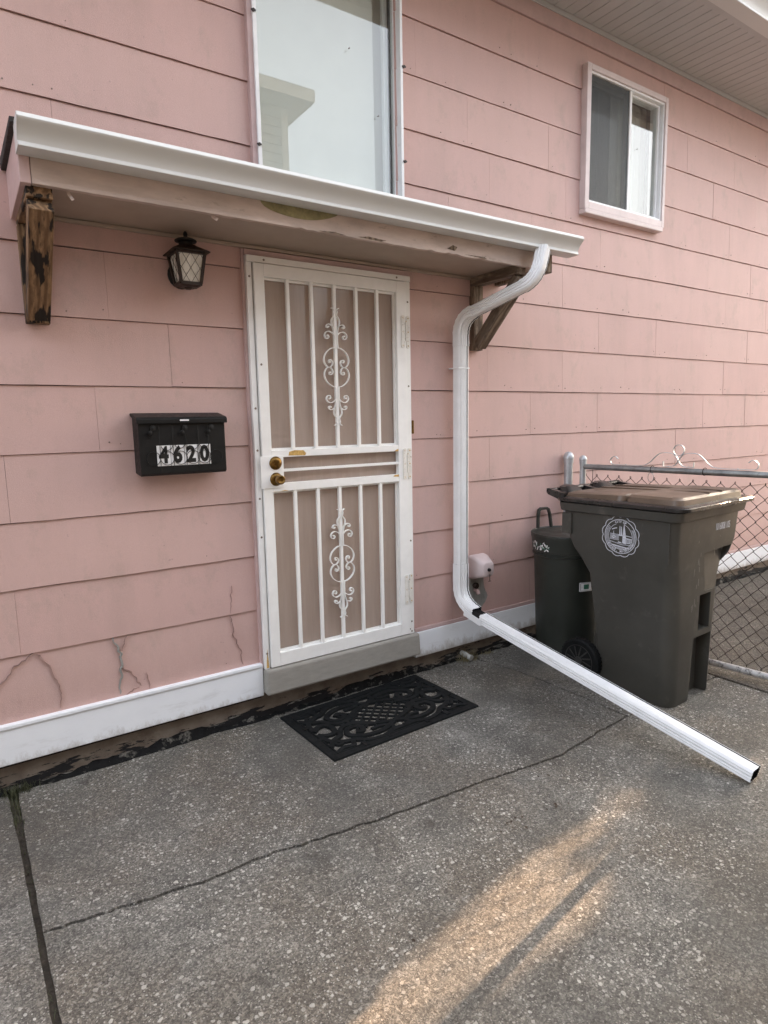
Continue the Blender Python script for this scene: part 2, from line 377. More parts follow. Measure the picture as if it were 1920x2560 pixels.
def box(name, mat, b, parent=None, bevel=0): return MB().box(*b).build(name, mat, parent, bevel=bevel)
def spline(pts, n=6):
    """Catmull-Rom through control points"""
    P = [Vector(p) for p in pts]; P = [2*P[0]-P[1]]+P+[2*P[-1]-P[-2]]; out = []
    for i in range(1, len(P)-2):
        for k in range(n):
            t = k/n; a, b, c, d = P[i-1:i+3]
            out.append(.5*((2*b)+(c-a)*t+(2*a-5*b+4*c-d)*t*t+(3*b-a-3*c+d)*t*t*t))
    out.append(P[-2]); return out
def text_mesh(s, size, mat, offset=0, depth=.0004, sx=1.0, spacing=1.0):
    cu = bpy.data.curves.new('t', 'FONT'); cu.body = s; cu.size = size; cu.align_x = 'CENTER'; cu.align_y = 'CENTER'
    cu.offset = offset; cu.extrude = depth; cu.resolution_u = 3; cu.space_character = spacing
    o = bpy.data.objects.new('t', cu); COL.objects.link(o)
    me = bpy.data.meshes.new_from_object(o); bpy.data.objects.remove(o)
    for v in me.vertices: v.co.x *= sx
    me.materials.clear(); me.materials.append(M[mat]); return me
def rrect2(x0, x1, y0, y1, rf, rb, n=5):
    out = []
    for (cx, cy, a, r) in ((x1-rb, y1-rb, 0, rb), (x0+rb, y1-rb, 90, rb), (x0+rf, y0+rf, 180, rf), (x1-rf, y0+rf, 270, rf)):
        for i in range(n+1):
            t = R(a+90*i/n); out.append((cx+r*math.cos(t), cy+r*math.sin(t)))
    return out
def rrect(x0, x1, y0, y1, r, n=5):
    out = []
    for (cx, cy, a) in ((x1-r, y1-r, 0), (x0+r, y1-r, 90), (x0+r, y0+r, 180), (x1-r, y0+r, 270)):
        for i in range(n+1):
            t = R(a+90*i/n); out.append((cx+r*math.cos(t), cy+r*math.sin(t)))
    return out

# ================================================================== GROUND
def gsheet():
    m = MB().box(-80, 80, -80, 80, -.30, -.05); return m.build('ground', 'dirt')
tag(gsheet(), kind='structure')
drive = empty('driveway', (0, -2, 0)); tag(drive, kind='structure')
def jag(pts, amp, seed, step=.03):
    rnd = random.Random(seed); out = []
    for (a, b) in zip(pts[:-1], pts[1:]):
        L = math.dist(a, b); n = max(1, int(L/step))
        for i in range(n):
            t = i/n; out.append((a[0]+(b[0]-a[0])*t+rnd.uniform(-amp, amp), a[1]+(b[1]-a[1])*t+rnd.uniform(-amp, amp)))
    out.append(pts[-1]); return out
crack = jag([(.095,-.932),(.30,-.962),(.559,-1.004),(.852,-1.011),(.93,-1.03),(1.1,-1.05),(1.341,-1.083),(1.743,-1.112),(2.186,-1.165),(2.5,-1.13),(2.775,-1.105)], .005, 3, .025)
wall_j = jag([(2.69,.0),(2.715,-.12),(2.745,-.246),(2.768,-.40),(2.773,-.487),(2.78,-.8),(2.779,-1.108)], .004, 5, .03)
def slab(poly, mat, z=0.0):
    m = MB(); n = len(poly); m.add([(x, y, z) for x, y in poly]+[(x, y, z-.045) for x, y in poly],
        [tuple(range(n))]+[(i, (i+1) % n, n+(i+1) % n, n+i) for i in range(n)])
    me = m.mesh('slab', mat); bm = bmesh.new(); bm.from_mesh(me); bmesh.ops.triangulate(bm, faces=[f for f in bm.faces if len(f.verts) > 4]); bm.to_mesh(me); bm.free()
    o = put('slab', me, drive); o.matrix_parent_inverse = Matrix.Translation((0, 2, 0)); return o
g = .0052
edgeA = jag([(.055,.012),(.068,-.5),(.073,-1.3),(.080,-2.4),(.089,-9)], .0014, 11, .05)
edgeB = jag([(.094,.012),(.091,-.45),(.091,-.93)], .0018, 12, .05)
edgeC = jag([(.091,-.935),(.094,-1.3),(.101,-2.4),(.110,-9)], .0018, 13, .05)
slab([(-9,-9)]+edgeA[::-1]+[(-9,.012)], 'slab', -.002)
slab(edgeB+[(x, y+g) for x, y in crack[1:]]+[(x-g, y) for x, y in wall_j[::-1][1:]], 'slab')
slab(edgeC[::-1]+[(x, y-g) for x, y in crack[1:]]+[(3.0,-1.112),(3.64,-1.112),(3.65,-2.5),(3.66,-9)], 'slab', -.003)
slab([(x+g, y) for x, y in wall_j]+[(3.0,-1.104),(3.64,-1.104),(3.63,.012)], 'slab', .001)
slab([(3.652,.012),(3.662,-1.1),(3.672,-2.5),(3.682,-9),(16,-9),(16,.012)], 'slab2', -.001)
# moss and grass that fills the left expansion joint
rnd = random.Random(4); gm = MB()
def blade(m, x, y, z, h, lean, wd, rnd):
    a = rnd.uniform(0, 6.28); dx, dy = math.cos(a), math.sin(a); px_, py_ = -dy*wd, dx*wd
    m.add([(x-px_, y-py_, z), (x+px_, y+py_, z), (x+dx*lean*.4-px_*.7, y+dy*lean*.4-py_*.7, z+h*.6), (x+dx*lean*.4+px_*.7, y+dy*lean*.4+py_*.7, z+h*.6), (x+dx*lean, y+dy*lean, z+h)], [(0,1,3,2), (2,3,4)])
for i in range(900):
    y = -rnd.random()**1.6*2.6; x = .074+rnd.uniform(-.018,.018)-y*.011
    h = rnd.uniform(.008, .03) if y < -.3 else rnd.uniform(.02, .06)
    if rnd.random() < .10+.8*math.exp(y*3.0): blade(gm, x, y, -.02, h, rnd.uniform(.004,.03), .0016, rnd)
for i in range(260):
    blade(gm, rnd.gauss(.09,.035), rnd.gauss(.0,.012)-.01, -.01, rnd.uniform(.01,.055), rnd.uniform(.005,.03), .0015, rnd)
tag(gm.build('joint_grass', 'weed'), 'short moss and grass growing in the left driveway joint', 'grass', kind='stuff')
_js = MB().box(.02,.13,-4,.01,-.044,-.016).build('joint_soil', 'dirt', drive); _js.matrix_parent_inverse = Matrix.Translation((0, 2, 0))

lt = MB(); rl_ = random.Random(77)
for (x, y, n_) in [(1.62,-1.40,9),(1.88,-1.42,10),(2.0,-1.2,7),(2.1,-1.30,6),(1.0,-1.62,2),(1.45,-1.9,2),(2.9,-1.4,4),(.6,-.6,2),(2.55,-.12,14),(2.85,-.1,16),(2.3,-.05,10)]:
    for k in range(n_):
        px_, py_ = x+rl_.gauss(0,.035), y+rl_.gauss(0,.02); a = rl_.uniform(0,6.28); l = rl_.uniform(.003,.010); w0 = l*rl_.uniform(.3,.7); z0 = rl_.uniform(.002,.005)
        c_, s_ = math.cos(a), math.sin(a)
        lt.add([(px_+c_*l, py_+s_*l, z0), (px_-s_*w0, py_+c_*w0, z0+.002), (px_-c_*l, py_-s_*l, z0), (px_+s_*w0, py_-c_*w0, z0+.001)], [(0,1,2,3)])
tag(lt.build('leaf_litter', 'litter'), 'crumbs of dry leaf litter scattered on the concrete', 'litter', kind='stuff')

# ================================================================== HOUSE
house = empty('pink_house', (2, .2, 0))
HI = Matrix.Translation((-2, -.2, 0))
def hp(o): o.parent = house; o.matrix_parent_inverse = HI; return o
XL, XR = -3.0, 11.0
Z0, H = .32, .28
def Zc(i): return Z0+H*i
DOOR = (1.222, 2.203, .10, 2.372); WIN1 = (1.325, 2.140, 2.70, 3.985); WIN2 = (3.69, 4.52, 2.965, 3.80)
# sheathing wall behind the panels with the three openings left out
sh = MB()
def holes(x0, x1, z0, z1, hs):
    """rectangle minus rectangles -> list of rectangles"""
    rs = [(x0, x1, z0, z1)]
    for (a, b, c, d) in hs:
        nr = []
        for (p, q, r_, s_) in rs:
            if b <= p or a >= q or d <= r_ or c >= s_: nr.append((p, q, r_, s_)); continue
            if a > p: nr.append((p, a, r_, s_))
            if b < q: nr.append((b, q, r_, s_))
            if c > r_: nr.append((max(p, a), min(q, b), r_, c))
            if d < s_: nr.append((max(p, a), min(q, b), d, s_))
        rs = nr
    return rs
OPEN = [DOOR, WIN1, WIN2]
for (a, b, c, d) in holes(XL, XR, .12, 4.30, OPEN): sh.box(a, b, 0, .10, c, d)
hp(sh.build('wall', 'sheath'))
hp(MB().box(XR-.10, XR, .10, 6.5, 0, 4.3).box(XL, XL+.1, .1, 6.5, 0, 4.3).box(XL+.1, XR-.1, 6.4, 6.5, 0, 4.3).build('outer_wall', 'pink_trim'))
hp(MB().box(XL, XR, .014, .30, -.3, .1195).build('foundation', 'found'))
# lumpy bead of old tar smeared along the joint of wall and slab
def tar_bead(x0, x1, seed):
    rb = random.Random(seed); n = int((x1-x0)/.022); rings = []; hgt, dep = .03, .02
    for i in range(n+1):
        hgt = min(.048, max(.004, hgt+rb.uniform(-.012, .012))); dep = min(.034, max(.002, dep+rb.uniform(-.008, .008)))
        x = x0+(x1-x0)*i/n
        rings.append([(x, .020, -.01), (x, .016-dep*1.2, -.008), (x, .015-dep, .004), (x, .014-dep*.6, .004+hgt*.35+rb.uniform(-.003,.003)), (x, .012-dep*.25, hgt*.7), (x, .011, hgt), (x, .020, hgt)])
    return MB().loft(rings)
hp(tar_bead(-.6, 3.4, 5).build('tar_bead', 'tar', smooth=True, angle=50)); hp(tar_bead(3.4, 7.4, 8).build('tar_bead', 'tar', smooth=True, angle=50))
# siding panels course by course; joint positions read from the photograph
J = {0: [2.518, 3.213, 3.90, 4.59, 5.28, 5.97], 1: [.156, 2.84, 3.53, 4.21, 4.90, 5.59, 6.28], 2: [3.203, 3.90, 4.59, 5.276, 5.97],
 3: [.168, 2.835, 3.52, 4.216, 4.91, 5.598, 6.29], 4: [.53, 3.205, 3.897, 4.594, 5.294, 5.986], 5: [.859, 2.818, 3.512, 4.207, 4.904, 5.59, 6.28],
 6: [.609, 3.198, 3.89, 4.58, 5.27, 5.96], 7: [2.81, 3.497, 4.191, 4.88, 5.569, 6.26], 8: [.455, 2.509, 3.198, 3.884, 4.581, 5.267, 5.953],
 9: [2.826, 3.513, 4.899, 5.57, 6.27], 10: [2.651, 3.338, 4.60, 5.29, 5.98], 11: [2.277, 2.963, 4.896, 5.59], 12: [3.198, 4.57, 5.25, 5.941]}
rp = random.Random(21)
for i in range(13):
    z0, z1 = Zc(i), min(Zc(i+1), 3.955)
    if i == 0: z0 = .296
    xs = [XL, -1.9, -1.2, -.52]+J[i]+[x_+(.0 if i % 2 else .3) for x_ in (6.65, 7.35, 8.05, 8.75, 9.45, 10.15)]+[XR]; xs = sorted(set(xs))
    if xs[-1]-xs[-2] < .1: xs.pop(-2)
    for a, b in zip(xs[:-1], xs[1:]):
        seam = rp.choice([.0003, .0005, .0007, .0010]); dy = rp.uniform(-.0008, .0008); rot = rp.uniform(-.0008, .0008)
        if b < 1.3: seam = .0002
        for (p, q, c, d) in holes(a+seam, b-seam, z0+.0016, z1-.0016, OPEN):
            if q-p < .02: continue
            m = MB()
            def fy(z): return -.0152+.0068*(z-z0)/H+dy
            nn = max(1, int((q-p)/.12)); ring0 = []; 
            for e in range(nn+1):
                xx = p+(q-p)*e/nn; wv = rp.uniform(-.0011, .0011); bow = rp.uniform(-.0010, .0010)
                ring0.append([(xx, fy(c)+bow-.001, c+rot+wv), (xx, -.0005, c+rot+wv), (xx, -.0005, d), (xx, fy(d)+bow*.5, d)])
            m.loft(ring0)
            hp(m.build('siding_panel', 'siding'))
hp(box('frieze_board', 'pink_trim', (XL, XR, -.020, -.001, 3.957, 4.10)))
# small nail heads, cracks and the missing chip of the lowest course
nm = MB()
def nail(x, z, r=.0035): nm.lathe([(r, -.0182), (r, -.010)], (x, 0, z), 'y', 7)
rn = random.Random(5)
for i in range(13):
    for x in J[i]:
        for s_ in (-1, 1):
            if rn.random() < .55: nail(x+s_*rn.uniform(.02,.05), Zc(i)+rn.uniform(.02,.045), rn.uniform(.0022,.004))
    for k in range(6): nail(rn.uniform(0, 6.5), Zc(i)+rn.uniform(.018,.04), rn.uniform(.0018,.0032))
nm2 = nm.build('nail_head', 'screw'); hp(nm2); tag(nm2, kind='stuff')
def crackline(pts, wd, mat='crack'):
    wd *= .22 if mat == 'crack' else .8
    m = MB(); P = [(x, z) for x, z in jag(pts, .0055, int(pts[0][0]*1000)+3, .013)]; n = len(P)
    for k in range(n-1):
        (x0, z0), (x1, z1) = P[k], P[k+1]; L = math.dist(P[k], P[k+1]); nx, nz = -(z1-z0)/L, (x1-x0)/L
        w0 = wd*(.4+.6*math.sin(math.pi*(k+.3)/n)); w1 = wd*(.4+.6*math.sin(math.pi*(k+1.3)/n))
        m.hexa([(x0-nx*w0, -.0180, z0-nz*w0), (x0+nx*w0, -.0180, z0+nz*w0), (x0+nx*w0, -.010, z0+nz*w0), (x0-nx*w0, -.010, z0-nz*w0),
                (x1-nx*w1, -.0180, z1-nz*w1), (x1+nx*w1, -.0180, z1+nz*w1), (x1+nx*w1, -.010, z1+nz*w1), (x1-nx*w1, -.010, z1-nz*w1)])
    hp(m.build('crack', mat))
crackline([(.205,.598),(.13,.555),(.03,.44)], .0022); crackline([(.215,.596),(.255,.54),(.29,.43),(.285,.33)], .0020)
crackline([(.515,.597),(.548,.52),(.545,.45),(.532,.33)], .0055, 'mortar'); crackline([(.575,.597),(.555,.53)], .0022)
crackline([(.545,.46),(.60,.40),(.625,.345)], .0024); crackline([(.657,.40),(.662,.318)], .0020); crackline([(.62,.345),(.57,.325),(.55,.312)], .003)
crackline([(1.075,.595),(1.085,.49),(1.115,.41),(1.125,.33)], .0016); crackline([(1.087,.75),(1.078,.66),(1.076,.605)], .0010, 'hair')
# white skirt boards with a bead on the left one
hp(box('skirt_board', 'skirt', (XL, 1.224, -.034, -.006, .142, .298), bevel=.003))
hp(box('skirt_bead', 'skirt', (XL, 1.222, -.041, -.006, .2995, .318), bevel=.004))
hp(box('skirt_board', 'skirt', (2.216, XR, -.030, -.006, .115, .272), bevel=.003))
hp(box('skirt_cap', 'pink_trim', (2.216, XR, -.026, -.006, .2735, .297), bevel=.002))
# eave: soffit boards, trims, gutter, roof
hp(box('soffit_trim', 'soffit', (XL, XR+.25, -.030, -.0215, 4.0485, 4.078), bevel=.002))
sb = MB().box(0, .0835, -.545, -.032, 4.0765, 4.090); sbm = sb.mesh('soffit_board', 'soffit')
sof = hp(box('soffit', 'sheath', (XL, XR+.25, -.56, -.0205, 4.0905, 4.105)))
x = 2.64
while x < 6.9:
    o = bpy.data.objects.new('soffit_board', sbm); COL.objects.link(o); o.parent = sof; o.location = (x, 0, 0); x += .0885
    o.matrix_parent_inverse = sof.matrix_parent_inverse.copy() if False else Matrix.Identity(4)
sbw = MB().box(XL, 2.637, -.545, -.032, 4.0765, 4.090).box(x, XR+.25, -.545, -.032, 4.0765, 4.090).build('soffit_board', 'soffit', sof); tag(sbw, kind='stuff')
hp(box('soffit_frame', 'soffit', (XL, XR+.25, -.585, -.547, 4.068, 4.0895), bevel=.002))
gprof = [(0, 0), (.066, 0), (.076, .001), (.0775, .003), (.0715, .0165), (.0725, .021), (.078, .034), (.087, .047), (.098, .058), (.108, .0675), (.1115, .072), (.112, .0745), (.104, .0885), (.100, .090), (.096, .0885), (.106, .0755), (.104, .070), (.083, .048), (.069, .021), (.068, .016), (.072, .005), (.003, .004), (.003, .088), (0, .088)]
def kgutter(x0, x1, y, z, sc=1.0, endcap=True):
    m = MB(); pr = [(-a*sc+y, b*sc+z) for a, b in gprof]
    n = len(pr); vs = [(x0, p, q) for p, q in pr]+[(x1, p, q) for p, q in pr]
    m.add(vs, [(i, (i+1) % n, n+(i+1) % n, n+i) for i in range(n)])
    for xe in (x0, x1):      # end caps follow the outer profile
        cp = [(-a*sc+y, b*sc+z) for a, b in gprof[:15]]+[(y, .088*sc+z)]
        m.prism(cp, xe-.0015, xe+.0015, 'x')
    return m
hp(kgutter(XL, XR+.3, -.590, 4.062, 1.25).build('eave_gutter', 'gutter', smooth=True, angle=30))
hp(MB().hexa([(XL,-.70,4.172),(XR+.25,-.70,4.172),(XR+.25,-.70,4.19),(XL,-.70,4.19),(XL,3.2,5.55),(XR+.25,3.2,5.55),(XR+.25,3.2,5.60),(XL,3.2,5.60)]).hexa([(XL,3.2,5.55),(XR+.25,3.2,5.55),(XR+.25,3.2,5.60),(XL,3.2,5.60),(XL,7.1,4.17),(XR+.25,7.1,4.17),(XR+.25,7.1,4.22),(XL,7.1,4.22)]).prism([(.001,4.3),(6.5,4.3),(3.2,5.54)], XR-.1, XR, 'x').build('roof', 'shingle'))

# ------------------------------------------------------------------ big upper window
def frame_boxes(x0, x1, z0, z1, wl, wr, wb, wt, y0, y1):
    m = MB(); m.box(x0, x0+wl, y0, y1, z0, z1); m.box(x1-wr, x1, y0, y1, z0, z1)
    m.box(x0+wl, x1-wr, y0, y1, z0, z0+wb); m.box(x0+wl, x1-wr, y0, y1, z1-wt, z1); return m
wd = hp(frame_boxes(1.296, 2.172, 2.66, 4.02, .030, .022, .04, .03, -.040, -.004).build('window', 'pink_trim', bevel=.002))
def sub(o, parent): o.parent = parent; return o
sub(frame_boxes(1.320, 2.164, 2.69, 4.0, .018, .016, .03, .03, -.052, .055).build('storm_frame', 'white_metal', bevel=.0015), wd)
sub(frame_boxes(1.3385, 2.1475, 2.7205, 3.9695, .014, .012, .02, .02, -.006, .020).build('sash', 'white_metal', bevel=.001), wd)
for k, xx in enumerate((2.093, 2.106, 2.121)): sub(box('track', 'white_metal', (xx, xx+.007, .026+.006*k, .05+.006*k, 2.7215, 3.968)), wd)
sub(box('pane', 'glass', (1.353, 2.135, .002, .005, 2.741, 3.949)), wd)
sub(box('roller_shade', 'shade', (1.355, 2.042, .050, .052, 2.69, 3.80)), wd)
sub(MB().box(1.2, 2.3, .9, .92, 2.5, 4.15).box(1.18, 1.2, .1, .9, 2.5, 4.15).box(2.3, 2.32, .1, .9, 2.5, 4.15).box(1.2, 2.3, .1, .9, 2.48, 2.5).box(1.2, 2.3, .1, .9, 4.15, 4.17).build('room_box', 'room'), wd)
sub(box('side_curtain', 'curtain_w', (2.03, 2.28, .085, .09, 2.6, 4.1)), wd)
for (x, z) in ((1.323, 3.41), (1.323, 2.84), (2.168, 3.40), (2.168, 2.93)):
    sub(MB().lathe([(.007, -.060), (.007, -.05)], (x, 0, z), 'y', 8).box(x-.011, x+.011, -.059, -.053, z-.003, z+.003).build('clip', 'bronze'), wd)
# ------------------------------------------------------------------ small slider window
w2 = hp(frame_boxes(3.650, 4.556, 2.935, 3.832, .042, .030, .045, .036, -.058, -.004).build('window', 'win_trim', bevel=.003))
sub(frame_boxes(3.692, 4.526, 2.980, 3.796, .012, .014, .016, .014, -.046, .06).build('slider_frame', 'white_metal', bevel=.0015), w2)
sub(MB().box(3.644, 4.53, -.068, -.004, 2.900, 2.933).build('sill', 'win_trim', bevel=.006), w2)
sub(box('mullion', 'white_metal', (4.128, 4.150, -.040, .02, 2.9965, 3.7815), bevel=.001), w2)
sub(frame_boxes(4.1515, 4.510, 2.9975, 3.781, .010, .020, .014, .012, -.020, .012).build('sash', 'white_metal', bevel=.001), w2)
sub(box('pane', 'glass', (4.1625, 4.489, -.006, -.003, 3.0125, 3.768)), w2)
sub(box('insect_screen', 'screen', (3.705, 4.127, -.032, -.0315, 2.9975, 3.781)), w2)
sub(box('pane', 'glass', (3.705, 4.127, .012, .015, 2.9975, 3.781)), w2)
cu = MB()
def drape(m, x0, x1, y, z0, z1, amp, wl):
    n = int((x1-x0)/.012); pts = [(x0+(x1-x0)*i/n, y+amp*math.sin(2*math.pi*i*.012/wl)+amp*.5*math.sin(i*.7)) for i in range(n+1)]
    vs = [(a, b, z0) for a, b in pts]+[(a, b, z1) for a, b in pts]; m.add(vs, [(i, i+1, n+2+i, n+1+i) for i in range(n)])
drape(cu, 3.92, 4.14, .16, 2.9, 3.9, .018, .06); sub(cu.build('dark_curtain', 'curtain', smooth=True), w2)
cu = MB(); drape(cu, 4.14, 4.56, .13, 2.9, 3.9, .012, .09); sub(cu.build('white_curtain', 'curtain_w', smooth=True), w2)
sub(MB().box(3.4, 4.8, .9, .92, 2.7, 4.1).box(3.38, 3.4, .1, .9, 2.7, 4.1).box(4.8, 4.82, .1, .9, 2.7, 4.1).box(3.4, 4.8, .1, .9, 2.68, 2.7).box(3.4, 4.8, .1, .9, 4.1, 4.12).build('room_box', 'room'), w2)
sub(MB().box(3.70, 3.86, .3, .34, 2.9, 3.18).lathe([(.0, .30), (.09, .31), (.09, .33)], (3.80, 0, 3.36), 'y', 16).build('dresser', 'curtain'), w2)

# ------------------------------------------------------------------ security door
door = hp(frame_boxes(1.262, 2.152, .292, 2.304, .051, .062, .070, .060, -.062, -.030).build('security_door', 'door_white', bevel=.002))
def ds(o): o.parent = door; return o
ds(box('middle_rail', 'door_white', (1.3135, 2.0895, -.061, -.031, 1.377, 1.412), bevel=.0015))
ds(box('middle_rail', 'door_white', (1.3135, 2.0895, -.061, -.031, 1.205, 1.246), bevel=.0015))
BX = (1.438, 1.570, 1.702, 1.834, 1.966)
for x in BX:
    ds(box('bar', 'door_white', (x-.0085, x+.0085, -.059, -.042, 1.4125, 2.2435), bevel=.0012))
for x in BX:
    ds(box('bar', 'door_white', (x-.0085, x+.0085, -.059, -.042, .3625, 1.2045), bevel=.0012))
ds(box('bar', 'door_white', (1.375, 2.0895, -.059, -.044, 1.303, 1.317), bevel=.0012))
# lips round the openings (inner channel of the frame)
for (a, b, c, d) in ((1.3135, 2.0895, 1.4125, 2.2435), (1.3135, 2.0895, .3625, 1.2045)):
    ds(frame_boxes(a, b, c, d, .010, .010, .010, .010, -.041, -.0305).build('inner_lip', 'door_white'))
ds(box('pane', 'storm', (1.300, 2.10, -.028, -.024, 1.40, 2.26)))
ds(box('pane', 'storm', (1.300, 2.10, -.028, -.024, .34, 1.225)))
ds(box('pane', 'storm', (1.300, 2.10, -.028, -.024, 1.2455, 1.3785)))
slm = MB().hexa([(1.302,-.006,0),(2.098,-.006,0),(2.098,-.004,0),(1.302,-.004,0),(1.302,-.002,.0350),(2.098,-.002,.0350),(2.098,0,.0350),(1.302,0,.0350)]).mesh('blind_slat', 'blind')
for k in range(21):
    o = put('blind_slat', slm, door); o.location = (0, .012, 1.40+.041*k)
ds(box('lower_panel', 'blind', (1.302, 2.098, .006, .012, .30, 1.385)))
# scroll ornaments; quarter drawn once and mirrored four ways
kx, kz = .000355, .000306
def rel(pts): return [((u-(300+.0294*v))*kx, (1132-v)*kz) for u, v in pts]
Q = [rel([(366,152),(342,166),(330,190),(338,215),(334,245),(332,275),(352,308),(374,345),(378,400),(362,470),(346,560),(346,700),(352,800)]),
     rel([(346,530),(358,470),(385,436),(430,420),(460,440),(466,468),(448,482),(436,466)]),
     rel([(352,592),(372,566),(405,546),(448,540),(488,566),(504,610),(490,650),(462,662),(440,645),(438,618),(456,610)]),
     rel([(345,805),(400,815),(455,850),(505,905),(534,975),(536,1040),(512,1100),(468,1134),(424,1116),(398,1062),(412,1018),(444,1008),(458,1030),(444,1046)])]
def ornament(zc, xc=1.702):
    m = MB()
    for pts in Q:
        for sx_ in (-1, 1):
            for sz_ in (-1, 1):
                path = [(xc+sx_*p.x, -.058, zc+sz_*p.y) for p in spline([(a, b, 0) for a, b in pts], 4)]
                m.sweep(path, [(-.0016,-.007),(.0016,-.007),(.0016,.007),(-.0016,.007)], (0,1,0))
                if pts is not Q[0]:
                    e = path[-1]; m.lathe([(.0, -.068), (.0045, -.066), (.0045, -.050), (0, -.048)], (e[0], 0, e[2]), 'y', 7)
    return ds(m.build('scroll_ornament', 'door_white'))
ornament(1.829); ornament(.782)
ds(box('lock_plate', 'door_white', (1.250, 1.374, -.0655, -.0625, 1.224, 1.385), bevel=.001))
def rose(z, knob):
    m = MB()
    m.lathe([(.0, -.0790), (.012, -.0790), (.018, -.0785), (.024, -.076), (.031, -.071), (.034, -.066), (.034, -.0655)], (1.331, 0, z), 'y', 24)
    if knob:
        m.lathe([(.0, -.118), (.010, -.117), (.015, -.120), (.019, -.126), (.022, -.124), (.0245, -.112), (.022, -.098), (.016, -.090), (.012, -.084), (.012, -.078)], (1.331, 0, z), 'y', 24)
    else:
        m.lathe([(.0, -.083), (.010, -.083), (.011, -.079)], (1.333, 0, z-.002), 'y', 16); m.box(1.3315, 1.3335, -.085, -.082, z-.008, z+.004)
    return m
ds(rose(1.349, False).build('deadbolt', 'brass', smooth=True)); ds(rose(1.268, True).build('door_knob', 'brass', smooth=True))
hm = MB()
def hinge(zc, mat='hinge'):
    m = MB()
    m.prism(rrect(2.118, 2.142, zc-.088, zc+.088, .010, 3), -.0665, -.0622, 'y'); m.prism(rrect(2.159, 2.183, zc-.088, zc+.088, .010, 3), -.0565, -.0505, 'y')
    for k in range(5): m.tube([(2.150, -.062, zc-.05+k*.021), (2.150, -.062, zc-.031+k*.021)], .0062, 8)
    for dz in (-.075, 0, .075):
        m.lathe([(.003, -.0675), (.003, -.066)], (2.130, 0, zc+dz), 'y', 7)
    h = ds(m.build('hinge', mat))
    r_ = MB().box(2.1545, 2.1555, -.063, -.050, zc-.05, zc+.06)
    for k in range(3): r_.lathe([(.0042, -.0672), (.0042, -.0660)], (2.130, 0, zc-.075+.075*k), 'y', 6); r_.lathe([(.0040, -.0572), (.0040, -.0560)], (2.171, 0, zc-.075+.075*k), 'y', 6)
    ds(r_.build('hinge_rust', 'rust'))
hinge(2.036); hinge(1.303); hinge(.565)
ds(MB().prism([(1.405,1.383),(1.50,1.381),(1.505,1.392),(1.49,1.407),(1.44,1.409),(1.41,1.402)], -.0614, -.0606, 'y').build('rust_patch', 'rust'))
ds(MB().prism([(1.345,1.206),(1.40,1.206),(1.38,1.210)], -.0614, -.0606, 'y').prism([(2.06,1.377),(2.088,1.377),(2.088,1.390),(2.07,1.384)], -.0614, -.0606, 'y').prism([(2.05,1.235),(2.089,1.232),(2.089,1.2455),(2.06,1.244)], -.0614, -.0606, 'y').build('rust_patch', 'rust'))
# fixed frame round the door, with screws
df = hp(MB().box(1.230, 1.2565, -.050, -.012, .286, 2.3065).box(2.158, 2.191, -.050, -.012, .286, 2.3065).box(1.230, 2.191, -.054, -.012, 2.3075, 2.338).build('door_frame', 'door_white', bevel=.0015))
sc = MB()
for (x, z, y) in [(1.244, zz, -.0515) for zz in (2.24, 1.62, 1.415, 1.175, .98, .37)]+[(2.174, zz, -.0515) for zz in (2.20, 1.74, .85, .36, .30)]+[(1.32, 2.322, -.0555), (2.10, 2.323, -.0555), (1.28, 1.83, -.0635), (2.16, .315, -.0515)]:
    sc.lathe([(.0, y), (.0055, y+.0005), (.0055, y+.003)], (x, 0, z), 'y', 8)
sub(sc.build('screw', 'screw'), df)
sub(MB().prism([(1.238,.292),(1.252,.292),(1.248,.36),(1.246,.395),(1.243,.36)], -.0512, -.0504, 'y').build('rust_streak', 'rust'), df)
cs = hp(MB().box(1.216, 1.229, -.030, -.006, .29, 2.369).box(2.192, 2.203, -.024, -.006, .29, 2.369).box(1.2295, 2.1915, -.034, -.006, 2.3385, 2.3685).build('door_casing', 'pink_trim', bevel=.002))
hp(MB().box(1.20, 2.22, .013, .3, .10, .25).build('sill_block', 'found'))
hp(MB().hexa([(1.225,-.085,.152),(2.216,-.085,.152),(2.216,.02,.152),(1.225,.02,.152),(1.228,-.078,.286),(2.213,-.078,.286),(2.213,.02,.289),(1.228,.02,.289)]).build('door_step', 'stone', bevel=.012))
hp(box('inner_door', 'curtain', (1.222, 2.203, .02, .06, .251, 2.37)))
hp(MB().box(2.1935, 2.215, -.042, -.0145, 1.472, 1.548).box(2.199, 2.2095, -.048, -.042, 1.497, 1.523).build('doorbell', 'brass', bevel=.002))

# ================================================================== CANOPY over the door
can_ = empty('door_canopy', (1.6, -.2, 2.39))
def cp(o): o.parent = can_; o.matrix_parent_inverse = Matrix.Translation((-1.6, .2, -2.39)); return o
cp(box('ceiling', 'under', (.312, 2.885, -.400, -.0205, 2.390, 2.405)))
cp(box('ceiling_trim', 'under', (.39, 2.662, -.034, -.0205, 2.372, 2.3885), bevel=.003))
